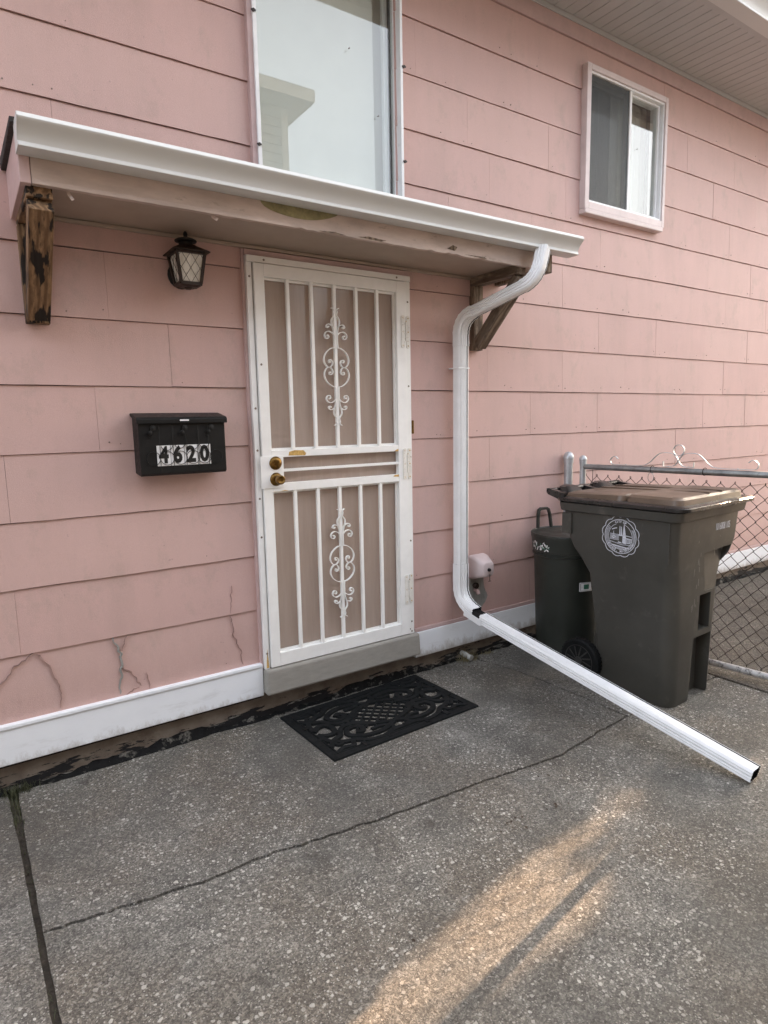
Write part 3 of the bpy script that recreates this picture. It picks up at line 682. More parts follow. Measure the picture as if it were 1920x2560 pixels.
# fascia with a ragged lower edge
fm = MB(); rf = random.Random(9); n = 90; lo = []
for i in range(n+1):
    x = .312+(2.87-.312)*i/n; d = rf.uniform(0, .003)
    if 1.05 < x < 1.55: d += rf.uniform(0, .006)
    if 2.0 < x < 2.45 and rf.random() < .3: d += .005
    lo.append((x, 2.372+d))
fm.prism(lo+[(2.87, 2.535), (.312, 2.535)], -.425, -.4015, 'y'); cp(fm.build('fascia', 'fascia', bevel=.0015))
cp(box('fascia_lip', 'fascia', (.318, 1.30, -.4275, -.4255, 2.374, 2.388), bevel=.0008))
pm_ = [(.95+.19*math.cos(R(a))*(1+.08*math.sin(a)), 2.475+.062*math.sin(R(a))) for a in range(180, 361, 12)]
pm_ = [(1.33+(p-.95), q) for p, q in pm_]
cp(MB().prism(pm_, -.4272, -.4253, 'y').build('bare_patch', 'moss_patch'))
for sp_pts in ([(2.15,2.397),(2.20,2.392),(2.215,2.412),(2.185,2.418)], [(1.62,2.380),(1.75,2.376),(1.78,2.384),(1.68,2.389)], [(2.27,2.383),(2.42,2.378),(2.40,2.386)], [(1.02,2.381),(1.16,2.377),(1.13,2.387)], [(1.42,2.378),(1.56,2.376),(1.50,2.384)]): cp(MB().prism(sp_pts, -.4272, -.4255, 'y').build('split', 'wood_r'))
cp(MB().hexa([(.275,-.4255,2.372),(.310,-.4255,2.372),(.310,-.002,2.358),(.275,-.002,2.358),(.275,-.4255,2.545),(.310,-.4255,2.545),(.310,-.002,2.535),(.275,-.002,2.535)]).build('side_board', 'pink_trim', bevel=.003))
cp(MB().hexa([(2.872,-.43,2.362),(2.918,-.43,2.362),(2.918,-.002,2.362),(2.872,-.002,2.362),(2.872,-.43,2.545),(2.918,-.43,2.545),(2.918,-.002,2.535),(2.872,-.002,2.535)]).build('side_board', 'wood_r', bevel=.003))
cp(MB().hexa([(.258,-.455,2.5465),(2.935,-.455,2.5465),(2.935,-.001,2.5365),(.258,-.001,2.5365),(.258,-.455,2.566),(2.935,-.455,2.566),(2.935,-.001,2.580),(.258,-.001,2.580)]).build('shingle_roof', 'shingle', bevel=.003))
cp(kgutter(.272, 3.045, -.428, 2.458, 1.06).build('gutter', 'gutter', smooth=True, angle=30))
# peeling paint strips under the fascia
pl = MB()
def strip(x, y, z, w_, l, c):
    P = [(x, y, z), (x+.004, y-.006, z-l*.5), (x+c, y-.012, z-l)]
    pl.sweep(P, [(-w_/2,-.0006),(w_/2,-.0006),(w_/2,.0006),(-w_/2,.0006)], (0,1,0))
strip(.425,-.40,2.378,.011,.034,.014); strip(.95,-.40,2.377,.015,.018,.018)
cp(pl.build('peeling_paint', 'fascia'))
def bracket(x0, x1, mat, beam_y, nl):
    xm = (x0+x1)/2
    # local origins so the grain runs along each timber (z = length)
    def timber(name, a, c, wdt, thk):
        A, Cc = Vector(a), Vector(c); L = (Cc-A).length
        o = MB().box(-wdt/2, wdt/2, -thk/2, thk/2, 0, L).build(name, mat, None, bevel=.003)
        z = (Cc-A).normalized(); xax = Vector((1,0,0)); y = z.cross(xax).normalized()
        mw = Matrix((( xax.x, y.x, z.x, A.x), (xax.y, y.y, z.y, A.y), (xax.z, y.z, z.z, A.z), (0,0,0,1)))
        o.matrix_world = mw; o.parent = can_; o.matrix_parent_inverse = Matrix.Translation((-1.6, .2, -2.39)); return o
    wd_ = x1-x0
    timber('bracket_post', (xm, -.031, 1.962), (xm, -.031, 2.3365), wd_, .046)
    timber('bracket_beam', (xm, beam_y, 2.363), (xm, -.010, 2.363), wd_-.002, .049)
    timber('bracket_brace', (xm, -.058, 1.990), (xm, beam_y+.004, 2.318), wd_-.006, .068)
bracket(.292, .378, 'wood_l', -.40, 0); bracket(2.668, 2.738, 'wood_r', -.40, 1)
tag(can_, 'shallow flat door canopy with peeling pink fascia and wooden brackets', 'canopy')

# ================================================================== DOWNSPOUT
dsp = empty('downspout', (2.55, -.07, .45))
def dp(o): o.parent = dsp; o.matrix_parent_inverse = Matrix.Translation((-2.55, .07, -.45)); return o
def fluted(wx, wy):
    """rectangular pipe section with shallow flutes: list of (a,b)"""
    out = []
    def side(p0, p1, nrm, k):
        n = k*4
        for i in range(n):
            t = i/n; d = .0050*(1 if (i % 4) in (1, 2) else 0) if .12 < t < .88 else 0
            out.append((p0[0]+(p1[0]-p0[0])*t-nrm[0]*d, p0[1]+(p1[1]-p0[1])*t-nrm[1]*d))
    a, b = wx/2, wy/2; c = .008
    side((-a+c,-b),(a-c,-b),(0,-1),3); side((a,-b+c),(a,b-c),(1,0),4); side((a-c,b),(-a+c,b),(0,1),3); side((-a,b-c),(-a,-b+c),(-1,0),4)
    return out
PX = 2.541
def pipe(name, path, prof, nrm, mat='white_metal', scales=None, thick=True):
    m = MB(); m.sweep(path, prof, nrm, caps=False, scales=scales)
    o = dp(m.build(name, mat, smooth=True, angle=35))
    MB().sweep(path, [(p*.965, q*.965) for p, q in prof], nrm, caps=False, scales=scales).build('bore', 'tar', o)  # near-black lining paints in the shade inside the pipe
    return o
pf = fluted(.064, .084)
def arc(p0, p1, p2, n=8):
    a, b, c = Vector(p0), Vector(p1), Vector(p2)
    return [tuple((1-t)**2*a+2*t*(1-t)*b+t*t*c) for t in [i/n for i in range(n+1)]]
# outlet leaves the gutter, kicks back to the wall, runs down
top = Vector((2.768, -.497, 2.462)); k1 = Vector((2.712, -.505, 2.292)); k2 = Vector((PX, -.078, 2.135))
d12 = (k2-k1).normalized()
def crimp(n): return [1+.05*(i % 2) for i in range(n)]
pth = [tuple(top), tuple(top+(k1-top)*.35)]+arc(top+(k1-top)*.45, k1, k1+d12*.085, 12)
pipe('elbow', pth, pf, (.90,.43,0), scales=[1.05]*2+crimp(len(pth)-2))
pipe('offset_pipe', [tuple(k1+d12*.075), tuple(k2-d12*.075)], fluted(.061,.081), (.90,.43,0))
pth = arc(k2-d12*.09, k2, k2+Vector((0,0,-.10)), 12)+[tuple(k2+Vector((0,0,-.16)))]
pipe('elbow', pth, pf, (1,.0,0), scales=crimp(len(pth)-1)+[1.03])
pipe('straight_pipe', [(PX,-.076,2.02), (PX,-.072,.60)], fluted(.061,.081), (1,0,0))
ex = Vector((.055,-1.0,-.245)).normalized()
e0 = Vector((PX,-.075,.415))
pth = [(PX,-.072,.665), (PX,-.072,.56)]+arc((PX,-.072,.52), e0, e0+ex*.135, 12)
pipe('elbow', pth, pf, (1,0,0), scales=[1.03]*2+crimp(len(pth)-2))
s0 = e0+ex*.10+Vector((.0,0,-.010)); s1 = Vector((2.680,-1.795,.036))
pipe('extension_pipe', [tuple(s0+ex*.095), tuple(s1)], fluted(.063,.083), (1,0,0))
dp(MB().sweep([tuple(s0-ex*.01), tuple(s0+ex*.14)], fluted(.050,.070), (1,0,0), caps=True).build('dark_throat', 'black_metal'))  # black plug stands in for the shade inside the open joint
dp(MB().sweep([tuple(s0-ex*.03), tuple(s0+ex*.12)], [(-.0325,-.042),(-.030,-.042),(-.030,.042),(-.0325,.042)], (1,0,0)).build('bottom_tongue', 'white_metal'))
dp(MB().sweep([tuple(s0-ex*.03), tuple(s0+ex*.12)], [(-.0325,-.0425),(.006,-.0425),(.006,-.040),(-.0325,-.040)], (1,0,0)).build('side_tongue', 'white_metal'))
dp(MB().box(PX-.043,PX+.043,-.106,-.016,1.845,1.851).build('strap', 'white_metal'))
tag(dsp, 'white fluted metal downspout with long extension pipe lying out over the concrete', 'downspout')

# ================================================================== WALL LANTERN
lan = empty('wall_lantern', (.945, -.014, 2.2)); LM = Matrix.Translation((-.945, .014, -2.2))
def lp(o): o.parent = lan; o.matrix_parent_inverse = LM; return o
cx, cy = .930, -.112
def sq(h, z): return [(cx-h, cy-h, z), (cx+h, cy-h, z), (cx+h, cy+h, z), (cx-h, cy+h, z)]
zt, zb, ht, hb = 2.284, 2.158, .061, .043
fr = MB()
for sx_ in (-1, 1):
    for sy_ in (-1, 1):
        fr.sweep([(cx+sx_*hb, cy+sy_*hb, zb), (cx+sx_*ht, cy+sy_*ht, zt)], [(-.006,-.006),(.006,-.006),(.006,.006),(-.006,.006)], (0,1,0))
for (h, z) in ((ht, zt), (hb, zb)):
    q = sq(h, z)
    for i in range(4): fr.sweep([q[i], q[(i+1) % 4]], [(-.006,-.006),(.006,-.006),(.006,.006),(-.006,.006)], (0,0,1))
fr.loft([sq(.030, 2.146), sq(hb+.004, 2.155)]); fr.lathe([(.012, 2.138), (.02, 2.147)], (cx, cy, 0), 'z', 10)
lp(fr.build('cage', 'bronze'))
lp(MB().loft([sq(ht+.019, 2.286), sq(ht+.019, 2.290), sq(.034, 2.318), sq(.030, 2.322)]).build('roof', 'bronze'))
lp(MB().lathe([(.030, 2.320), (.030, 2.334), (.046, 2.338), (.048, 2.343), (.036, 2.350), (.012, 2.354), (.008, 2.362), (.010, 2.370), (.006, 2.380), (0, 2.384)], (cx, cy, 0), 'z', 20).build('finial_cap', 'black_metal', smooth=True))
for k in range(4):
    a = R(90*k); c_, s_ = math.cos(a), math.sin(a)
    def rt_(x, y, z): return (cx+x*c_-y*s_, cy+x*s_+y*c_, z)
    hb2, ht2 = hb-.004, ht-.004
    lp(MB().add([rt_(-hb2,-hb2,zb), rt_(hb2,-hb2,zb), rt_(ht2,-ht2,zt), rt_(-ht2,-ht2,zt), rt_(-hb2,-hb2+.003,zb), rt_(hb2,-hb2+.003,zb), rt_(ht2,-ht2+.003,zt), rt_(-ht2,-ht2+.003,zt)],
        [(0,1,2,3), (7,6,5,4), (0,4,5,1), (1,5,6,2), (2,6,7,3), (3,7,4,0)]).build('pane', 'frost'))
    lm_ = MB()
    for d in (-1, 1):
        for off in [i*.040 for i in range(-4, 5)]:
            pts = []
            for i in range(21):
                t = i/20; z = zb+(zt-zb)*t; h = hb2+(ht2-hb2)*t; x = off+d*(t-.5)*.080
                if abs(x) < h-.002: pts.append(rt_(x, -h-.0012, z))
            if len(pts) > 1: lm_.sweep([pts[0], pts[-1]], [(-.0007,-.0007),(.0007,-.0007),(.0007,.0007),(-.0007,.0007)], (c_, s_, .01))
    lp(lm_.build('lattice', 'bronze'))
lp(MB().lathe([(.060, -.014), (.060, -.022), (.045, -.030), (0, -.032)], (cx, 0, 2.215), 'y', 20).box(cx-.02, cx+.02, cy+hb, -.02, 2.19, 2.24).build('back_plate', 'black_metal', smooth=True))
tag(lan, 'dark bronze wall lantern with frosted diamond lattice panes under the canopy', 'lamp')

# ================================================================== MAILBOX
mb = empty('mailbox', (.865, -.014, 1.33)); MI = Matrix.Translation((-.865, .014, -1.33))
def mp_(o): o.parent = mb; o.matrix_parent_inverse = MI; return o
mp_(MB().prism([(-.0145,1.335),(-.105,1.325),(-.118,1.335),(-.118,1.560),(-.0145,1.600)], .672, 1.058, 'x').build('body', 'black_metal', bevel=.003))
mp_(MB().prism([(-.0145,1.603),(-.0145,1.590),(-.121,1.5615),(-.128,1.5545),(-.132,1.5545),(-.132,1.574),(-.124,1.582)], .664, 1.067, 'x').build('lid', 'black_metal', bevel=.002))
mp_(MB().prism(rrect(.848, .890, 1.5645, 1.5715, .0034, 4), -.134, -.1325, 'y').build('lid_handle', 'white_metal'))
pw = (.985-.742)/4
for k, ch in enumerate('4620'):
    x0 = .742+pw*k
    pl_ = mp_(box('number_plate', 'plate', (x0+.0012, x0+pw-.0012, -.1205, -.1185, 1.368, 1.4585)))
    o = put('digit', text_mesh(ch, .098, 'ink', .0045, .0003, .80), pl_); o.rotation_euler = (R(90), 0, 0); o.location = (x0+pw/2, -.1212, 1.4132)
fg = MB()
def ring(x, z, r, a0=0, a1=360, n=20):
    fg.tube([(x+r*math.cos(R(a0+(a1-a0)*i/n)), -.1235, z+r*math.sin(R(a0+(a1-a0)*i/n))) for i in range(n+1)], .0014, 5, (0,1,0))
for x in (.757, .815, .872, .930, .975): fg.tube([(x,-.1235,1.345), (x,-.1235,1.545)], .0013, 5)
for x in (.727, .787, .845, .902, .955, 1.01): ring(x, 1.402, .030)
for x in (.787, .902): ring(x, 1.462, .026, 190, 350)
for x in (.845, .955): ring(x, 1.468, .024, 190, 350)
for x in (.72, .86, .98):
    fg.lathe([(0, -.128), (.010, -.126), (.010, -.118)], (x, 0, 1.515), 'y', 10); fg.lathe([(0, -.127), (.014, -.124), (.014, -.118)], (x+.012, 0, 1.534), 'y', 10); ring(x-.004, 1.508, .012)
mp_(fg.build('filigree', 'black_metal'))
tag(mb, 'black metal wall mailbox with house number 4620 left of the door', 'mailbox')

# ================================================================== VENT HOOD, TAP AND STUB
vh = empty('hose_cover', (2.73, -.014, .61)); VI = Matrix.Translation((-2.73, .014, -.61))
def vp(o): o.parent = vh; o.matrix_parent_inverse = VI; return o
def yr(x0, x1, z0, z1, y, r): return [(a, y, b) for a, b in rrect(x0, x1, z0, z1, r, 4)]
vp(MB().loft([yr(2.652, 2.796, .535, .690, -.0135, .02), yr(2.656, 2.794, .540, .686, -.05, .022), yr(2.680, 2.775, .560, .655, -.118, .028), yr(2.687, 2.768, .567, .648, -.124, .024)]).build('shell', 'hood', smooth=True, angle=50))
vp(MB().lathe([(0, -.140), (.007, -.139), (.011, -.133), (.011, -.123)], (2.727, 0, .606), 'y', 14).build('screw_knob', 'black_metal', smooth=True))
vp(MB().tube([(2.733,-.128,.578), (2.733,-.128,.532)], .0016, 5).tube([(2.722,-.128,.532), (2.744,-.128,.532)], .0016, 5).build('hanging_clip', 'black_metal'))
tag(vh, 'pale pink rounded plastic tap cover on the wall beside the downspout', 'tap cover')
tp = empty('garden_tap', (2.70, -.014, .47)); TI = Matrix.Translation((-2.70, .014, -.47))
def tpp(o): o.parent = tp; o.matrix_parent_inverse = TI; return o
tpp(MB().lathe([(.016, -.05), (.02, -.045), (.02, -.03), (.012, -.02), (.012, -.0135)], (2.698, 0, .49), 'y', 12).build('valve_wheel', 'bronze', smooth=True))
tpp(MB().tube([(2.705,-.016,.458), (2.705,-.045,.455), (2.706,-.055,.436)], .012, 8, (1,0,0)).build('spout', 'pink_trim', smooth=True))
tag(tp, 'small old tap on the wall under the pink plastic cover', 'tap')
hp(MB().prism(jag([(2.66,.535),(2.782,.535),(2.79,.46),(2.822,.40),(2.80,.36),(2.765,.335),(2.72,.355),(2.68,.36),(2.655,.40),(2.66,.535)], .004, 8, .02)[:-1], -.0175, -.0105, 'y').build('mortar_patch', 'mortar'))
st = empty('pipe_stub', (2.62, -.03, 0)); 
st.location = (2.62, -.03, 0)
MB().tube([(0, .05, .045), (.01, -.035, .030)], .017, 10, (1,0,0)).tube([(.01,-.033,.031), (.0105,-.039,.030)], .020, 10, (1,0,0)).build('pipe', 'pvc', st, smooth=True)
tag(st, 'short grey drain pipe stub sticking out of the foundation', 'pipe')
wd_ = MB(); rw = random.Random(17)
for i in range(150): blade(wd_, rw.gauss(2.64,.035), -.025+rw.gauss(0,.02), -.005, rw.uniform(.02,.085), rw.uniform(.01,.06), .0018, rw)
for i in range(60): blade(wd_, rw.gauss(2.82,.03), -.02+rw.gauss(0,.012), -.005, rw.uniform(.01,.035), rw.uniform(.01,.03), .0018, rw)
wo_ = wd_.build('weeds', 'weed_dry'); tag(wo_, 'dry weeds at the foot of the wall round the pipe stub', 'weeds', kind='stuff')

# ================================================================== DOORMAT
mat_o = empty('doormat', (1.70, -.33, 0))
mat_o.rotation_euler.z = R(2.0); mat_o.location = (1.765, -.312, 0)
mw_, mh_ = .459, .275      # half sizes
mm = MB()
def flat(path, wd, z0, z1, closed=False):
    m = MB(); m.sweep([(x, y, (z0+z1)/2) for x, y in path], [(-wd/2,-(z1-z0)/2),(wd/2,-(z1-z0)/2),(wd/2-.003,(z1-z0)/2),(-wd/2+.003,(z1-z0)/2)], (0,0,1), closed=closed)
    mm.v, k = mm.v+m.v, len(mm.v); mm.f += [tuple(i+k for i in f) for f in m.f]
def rectp(a, b): return [(-a,-b),(a,-b),(a,b),(-a,b)]
flat(rectp(mw_-.022, mh_-.022), .044, .0005, .0095, True)
flat(rectp(mw_-.052, mh_-.052), .012, .0007, .0075, True)
hz = [.0084]
def zz():
    hz[0] += .00013
    return hz[0]
def curve(pts, wd=.017):
    wd *= 1.75
    flat([(p.x, p.y) for p in spline([(a, b, 0) for a, b in pts], 5)], wd, .0008, zz())
# diagonal weave in the middle
for d in (-1, 1):
    for k in range(-4, 5):
        o = k*.060; h = .105-abs(k)*.008
        flat([(o-d*h*1.05, -h), (o+d*h*1.05, h)], .0145, .0008, zz())
# scrolls in the four quarters, borders of arcs
for sx_ in (-1, 1):
    for sy_ in (-1, 1):
        def F(pts): return [(sx_*a, sy_*b) for a, b in pts]
        curve(F([(.00,.125),(.10,.17),(.20,.165),(.27,.115),(.255,.06),(.20,.055),(.178,.09),(.20,.115),(.225,.10)]), .018)
        curve(F([(.40,.02),(.385,.10),(.33,.15),(.27,.17),(.22,.21),(.14,.225),(.06,.20),(.0,.20)]), .018)
        curve(F([(.415,.225),(.36,.20),(.31,.21),(.29,.175)]), .016)
        curve(F([(.40,.02),(.36,.05),(.315,.045),(.30,.00)]), .018)
        curve(F([(.06,.20),(.045,.165),(.09,.13),(.15,.13)]), .014)
        curve(F([(.13,.045),(.20,.02),(.27,.03),(.315,.09),(.36,.11),(.41,.16)]), .017)
        curve(F([(.0,.125),(.06,.105),(.14,.07),(.22,.005)]), .017)
        curve(F([(.33,.15),(.36,.165),(.375,.14),(.35,.125)]), .012)
        flat(F([(.26,.21),(.26,.255)]), .03, .0008, zz()); flat(F([(.40,.07),(.43,.07)]), .03, .0008, zz())
        flat(F([(.12,.222),(.12,.255)]), .024, .0008, zz())
mm.build('rubber_lattice', 'rubber', mat_o)
tag(mat_o, 'black rubber scrollwork doormat with open lattice in front of the door', 'doormat')

# ================================================================== WHEELED BIN
bn = empty('wheeled_bin', (3.2, -.85, 0), R(3))
secs = [(0, -.205, .240, -.338, .105, .07), (.02, -.210, .244, -.342, .110, .075), (.35, -.222, .252, -.348, .125, .075), (.66, -.232, .266, -.352, .165, .07), (.73, -.245, .300, -.354, .205, .065),
        (.80, -.258, .385, -.357, .255, .055), (.86, -.263, .418, -.360, .285, .05), (1.0, -.268, .432, -.366, .318, .05), (1.045, -.270, .436, -.368, .326, .05)]
NS = 6
bm_ = MB().loft([[(x, y, z) for x, y in rrect2(xl, xr, yf, yb, r, .028, NS)] for z, xl, xr, yf, yb, r in secs])
body_me = bm_.mesh('body', 'plastic')
tmp = put('tmp_body', body_me)
cuts = []
def cutter(m):
    o = put('tmp_cut', m.mesh('tmp_cut', 'plastic')); cuts.append(o)
    md = tmp.modifiers.new('b', 'BOOLEAN'); md.operation = 'DIFFERENCE'; md.object = o; md.solver = 'EXACT'
# recess under the lip, grab-bar pocket, foot recess (all on the front face)
cutter(MB().hexa([(.06,-.42,.60),(.245,-.42,.60),(.215,-.345,.60),(.09,-.345,.60),(.02,-.42,.822),(.345,-.42,.832),(.345,-.315,.822),(.06,-.315,.812)]))
cutter(MB().box(.035, .155, -.42, -.262, .385, .585))
cutter(MB().hexa([(-.035,-.42,-.02),(.195,-.42,-.02),(.175,-.275,-.02),(-.015,-.275,-.02),(-.03,-.42,.33),(.195,-.42,.33),(.175,-.275,.375),(.02,-.275,.375)]))
dg = bpy.context.evaluated_depsgraph_get(); me2 = bpy.data.meshes.new_from_object(tmp.evaluated_get(dg))
for o in cuts+[tmp]: bpy.data.objects.remove(o)
me2.polygons.foreach_set('use_smooth', [True]*len(me2.polygons)); me2.set_sharp_from_angle(angle=R(32))
body = put('body', me2, bn)
MB().tube([(.030,-.335,.372), (.165,-.335,.372)], .011, 10).build('grab_bar', 'galv', body)
rim = MB().loft([[(x, y, z) for x, y in rrect(-.290-e, .458+e, -.390-e, .345+e, .055, NS)] for z, e in ((1.012,-.012), (1.018,0), (1.062,.006), (1.066,.0))])
rim.build('rim', 'plastic', bn, smooth=True, angle=40)
for rb_ in ((-.276, -.258, .255, .320, .88, 1.0), (.432, .455, -.30, -.285, .90, 1.012), (-.2735, -.268, -.335, -.329, .80, 1.01)): box('rib', 'plastic', rb_, bn, .002)
def lidring(z, e, yb=.345): return [(x, y, z) for x, y in rrect(-.288-e, .468+e, -.412-e, yb+e, .06, NS)]
lid = MB().loft([lidring(1.068, .010), lidring(1.072, .016), lidring(1.088, .016), lidring(1.094, .008), lidring(1.0955, -.012)])
lid.build('lid', 'lid', bn, smooth=True, angle=30)
def lr(z, x0, x1, y0, y1, r): return [(x, y, z+(.0 if y < 0 else 0)) for x, y in rrect(x0, x1, y0, y1, r, NS)]
dome = MB()
def dring(e, dz):    # dome that rises towards the front half
    out = []
    for (x, y) in rrect(-.262+e, .442-e, -.385+e, .318-e, .05, NS):
        out.append((x, y, 1.096+dz*(1.0 if y < -.05 else .55)))
    return out
lidtop = MB()
lidtop.loft([[(x, y, 1.0945) for x, y in rrect(-.255, .435, -.375, -.060, .045, NS)], [(x, y, 1.122) for x, y in rrect(-.250, .430, -.370, -.066, .045, NS)], [(x, y, 1.134) for x, y in rrect(-.236, .416, -.356, -.076, .04, NS)], [(x, y, 1.1375) for x, y in rrect(-.21, .39, -.33, -.10, .03, NS)]])
lidtop.loft([[(x, y, 1.0945) for x, y in rrect(-.262, .442, -.0595, .33, .04, NS)], [(x, y, 1.112+.012*(y < .1)) for x, y in rrect(-.250, .430, -.0585, .32, .04, NS)], [(x, y, 1.120+.010*(y < .1)) for x, y in rrect(-.228, .408, -.055, .30, .03, NS)]])
for x in (.06, .20): lidtop.hexa([(x,-.36,1.1372),(x+.02,-.36,1.1372),(x+.02,.29,1.118),(x,.29,1.118),(x,-.36,1.143),(x+.02,-.36,1.143),(x+.02,.29,1.128),(x,.29,1.128)])
lidtop.build('lid_panel', 'lid_dust', bn, smooth=True, angle=30)
hd = MB()
for x in (-.27, .05, .41):
    hd.hexa([(x-.018,.315,1.07),(x+.018,.315,1.07),(x+.018,.415,1.10),(x-.018,.415,1.10),(x-.018,.30,1.115),(x+.018,.30,1.115),(x+.018,.425,1.135),(x-.018,.425,1.135)])
hd.tube([(-.285,.41,1.118), (.425,.41,1.118)], .018, 12)
for x in (-.16, .16):
    hd.loft([[(x+a, .33+b, 1.10) for a, b in rrect(-.075,.075,-.05,.05,.03,4)], [(x+a, .36+b, 1.142) for a, b in rrect(-.055,.055,-.035,.04,.025,4)], [(x+a, .37+b, 1.150) for a, b in rrect(-.03,.03,-.02,.025,.015,4)]])
hd.build('handle', 'lid', bn, smooth=True, angle=40)
def wheel(x):
    m = MB(); m.lathe([(.085,-.024),(.118,-.026),(.128,-.016),(.130,0),(.128,.016),(.118,.026),(.085,.024)], (0,0,0), 'x', 36)
    for i in range(36):
        a = 2*math.pi*i/36; m.hexa([(-.018+dx_, .1285*math.cos(a+da)*s_, .1285*math.sin(a+da)*s_) for s_ in (.98, 1.018) for dx_, da in ((0,0),(.036,0),(.036,.07),(0,.07))])
    wh = m.build('wheel', 'rubber', bn, smooth=True, angle=30); wh.location = (x, .195, .131)
    r_ = MB().lathe([(.0,-.030),(.022,-.032),(.026,-.020),(.03,-.012),(.086,-.014),(.088,-.024),(.094,-.026),(.094,.006),(.0,.006)], (0,0,0), 'x', 28)
    for i in range(12):
        a = 2*math.pi*i/12; r_.sweep([(-.020,.028*math.cos(a),.028*math.sin(a)), (-.020,.084*math.cos(a+.18),.084*math.sin(a+.18))], [(-.004,-.006),(.004,-.006),(.004,.006),(-.004,.006)], (1,0,0))
    r_.build('rim', 'wheel_rim', wh)
wheel(-.235); wheel(.235)
MB().tube([(-.24,.195,.131), (.24,.195,.131)], .012, 8).build('axle', 'galv', bn)
MB().loft([[(x, y, .06) for x, y in rrect(-.205,.205,.07,.165,.03,3)], [(x, y, .30) for x, y in rrect(-.20,.20,.08,.145,.03,3)]]).build('axle_block', 'plastic', bn)
# printed city seal on the left side, serial number on the front
seal = MB(); SXc, SYc, SZc = -.2675, -.055, .905
def sp_(a, b):  # a to the viewer's right along the side (towards the front = -y), b up
    z = SZc+b; x = -.263-.005*(z-.86)/.14
    if z < .86: x = -.263+.005*(.86-z)/.06
    if z < .80: x = -.258+.013*(.80-z)/.07
    return (x-.0016, SYc-a, z)
def ln(pts, wd=.0016):
    wd *= 1.35
    seal.sweep([sp_(a, b) for a, b in pts], [(-wd/2,-.0005),(wd/2,-.0005),(wd/2,.0005),(-wd/2,.0005)], (1,0,0))
RR = .112
sc_pts = []
for i in range(12):
    for k in range(6):
        a = 2*math.pi*(i+k/6)/12; r_ = RR*(.93+.075*math.sin(math.pi*k/6)); sc_pts.append((r_*math.cos(a), r_*math.sin(a)))
ln(sc_pts+[sc_pts[0]], .0026)
def circ(r_, a0=0, a1=360, wd=.002): ln([(r_*math.cos(R(a0+(a1-a0)*i/40)), r_*math.sin(R(a0+(a1-a0)*i/40))) for i in range(41)], wd)
circ(.093, wd=.0028); circ(.071, -250, 70, .0018); circ(.085, 140, 215, .002); circ(.078, 140, 212, .0016); circ(.085, -35, 30, .002); circ(.079, -33, 32, .0016)
def poly(pts): 
    n = len(pts); P = [sp_(a, b) for a, b in pts]; seal.add(P+[(x-.0006, y, z) for x, y, z in P], [tuple(range(n)), tuple(range(2*n-1, n-1, -1))]+[(i, (i+1) % n, n+(i+1) % n, n+i) for i in range(n)])
poly([(.012,-.035),(.034,-.038),(.034,.0),(.027,.05),(.023,.075),(.019,.05),(.014,.0)])
poly([(-.006,.010),(.001,.010),(.0,.058),(-.004,.058)]); poly([(.004,.010),(.011,.010),(.009,.055),(.005,.055)]); poly([(-.010,.004),(.013,.004),(.013,.010),(-.010,.010)])
for k in range(4): poly([(.037+.008*k,-.028),(.041+.008*k,-.028),(.041+.008*k,-.012),(.037+.008*k,-.012)])
poly([(.034,-.010),(.068,-.012),(.068,-.007),(.034,-.004)]); poly([(.034,.006),(.068,.003),(.068,.006),(.034,.010)]); poly([(.034,-.034),(.060,-.032),(.058,-.028),(.034,-.030)])
for k in range(6): ln([(-.062,.012-.006*k), (-.008,.010-.006*k)], .0018)
ln([(-.05,-.004),(-.04,.004),(-.03,-.004),(-.04,-.012),(-.05,-.004)], .002); poly([(-.042,.012),(-.038,.012),(-.039,.028),(-.041,.028)]); ln([(-.05,.036),(-.03,.044),(-.02,.046)], .004)
poly([(-.018,-.034),(.010,-.037),(.004,-.030),(-.010,-.028)]); ln([(-.062,-.030),(-.03,-.036),(.01,-.044),(.062,-.040)], .002)
poly([(-.050,-.046),(.055,-.058),(.050,-.064),(-.044,-.054)]); ln([(-.04,-.060),(.04,-.067)], .002); ln([(-.030,-.067),(.034,-.071)], .0016)
so_ = seal.build('city_seal', 'print', body)
def arc_text(s, r_, a_mid, span, size, flip, parent):
    n = len(s)
    for i, ch in enumerate(s):
        if ch == ' ': continue
        a = a_mid+(span*(i/(n-1)-.5))*(1 if flip else -1); me = text_mesh(ch, size, 'print', .0006, .0003)
        o = put('seal_letter', me, parent); P = sp_(r_*math.cos(R(a)), r_*math.sin(R(a)))
        tilt = R(a-90) if not flip else R(a+90)
        o.matrix_local = Matrix.Translation((P[0]-.0006, P[1], P[2])) @ Matrix.Rotation(R(-90), 4, 'Z') @ Matrix.Rotation(R(90), 4, 'X') @ Matrix.Rotation(tilt, 4, 'Z')
arc_text('CITY OF', .081, 88, 42, .017, False, so_)
arc_text('ROUGE, MICHIGAN', .082, 272, 118, .017, True, so_)
nmr = put('serial_number', text_mesh('101680B 105'.replace('B', '8'), .040, 'print', .0004, .0003, .78), body)
nmr.rotation_euler = (R(90), 0, 0); nmr.location = (.225, -.3645, .945)
nmr.scale = (1.0, 1.35, 1)
scr = MB(); rs = random.Random(31)
for k in range(46):
    x = rs.uniform(-.06, .25); z = rs.uniform(.50, .90); l = rs.uniform(.008, .045)
    yy = -.3535-.0085*max(0, (z-.66))/.2 if z > .825 or x < .02 else None
    if yy is None: continue
    scr.sweep([(x, yy-.0022, z), (x+rs.uniform(-.012,.012), yy-.0022-.0002, z-l)], [(-.0006,-.0003),(.0006,-.0003),(.0006,.0003),(-.0006,.0003)], (0,1,0))
scr.build('scratch', 'mortar', body)
tag(bn, 'large dark grey wheeled bin with city seal standing by the gate', 'bin')

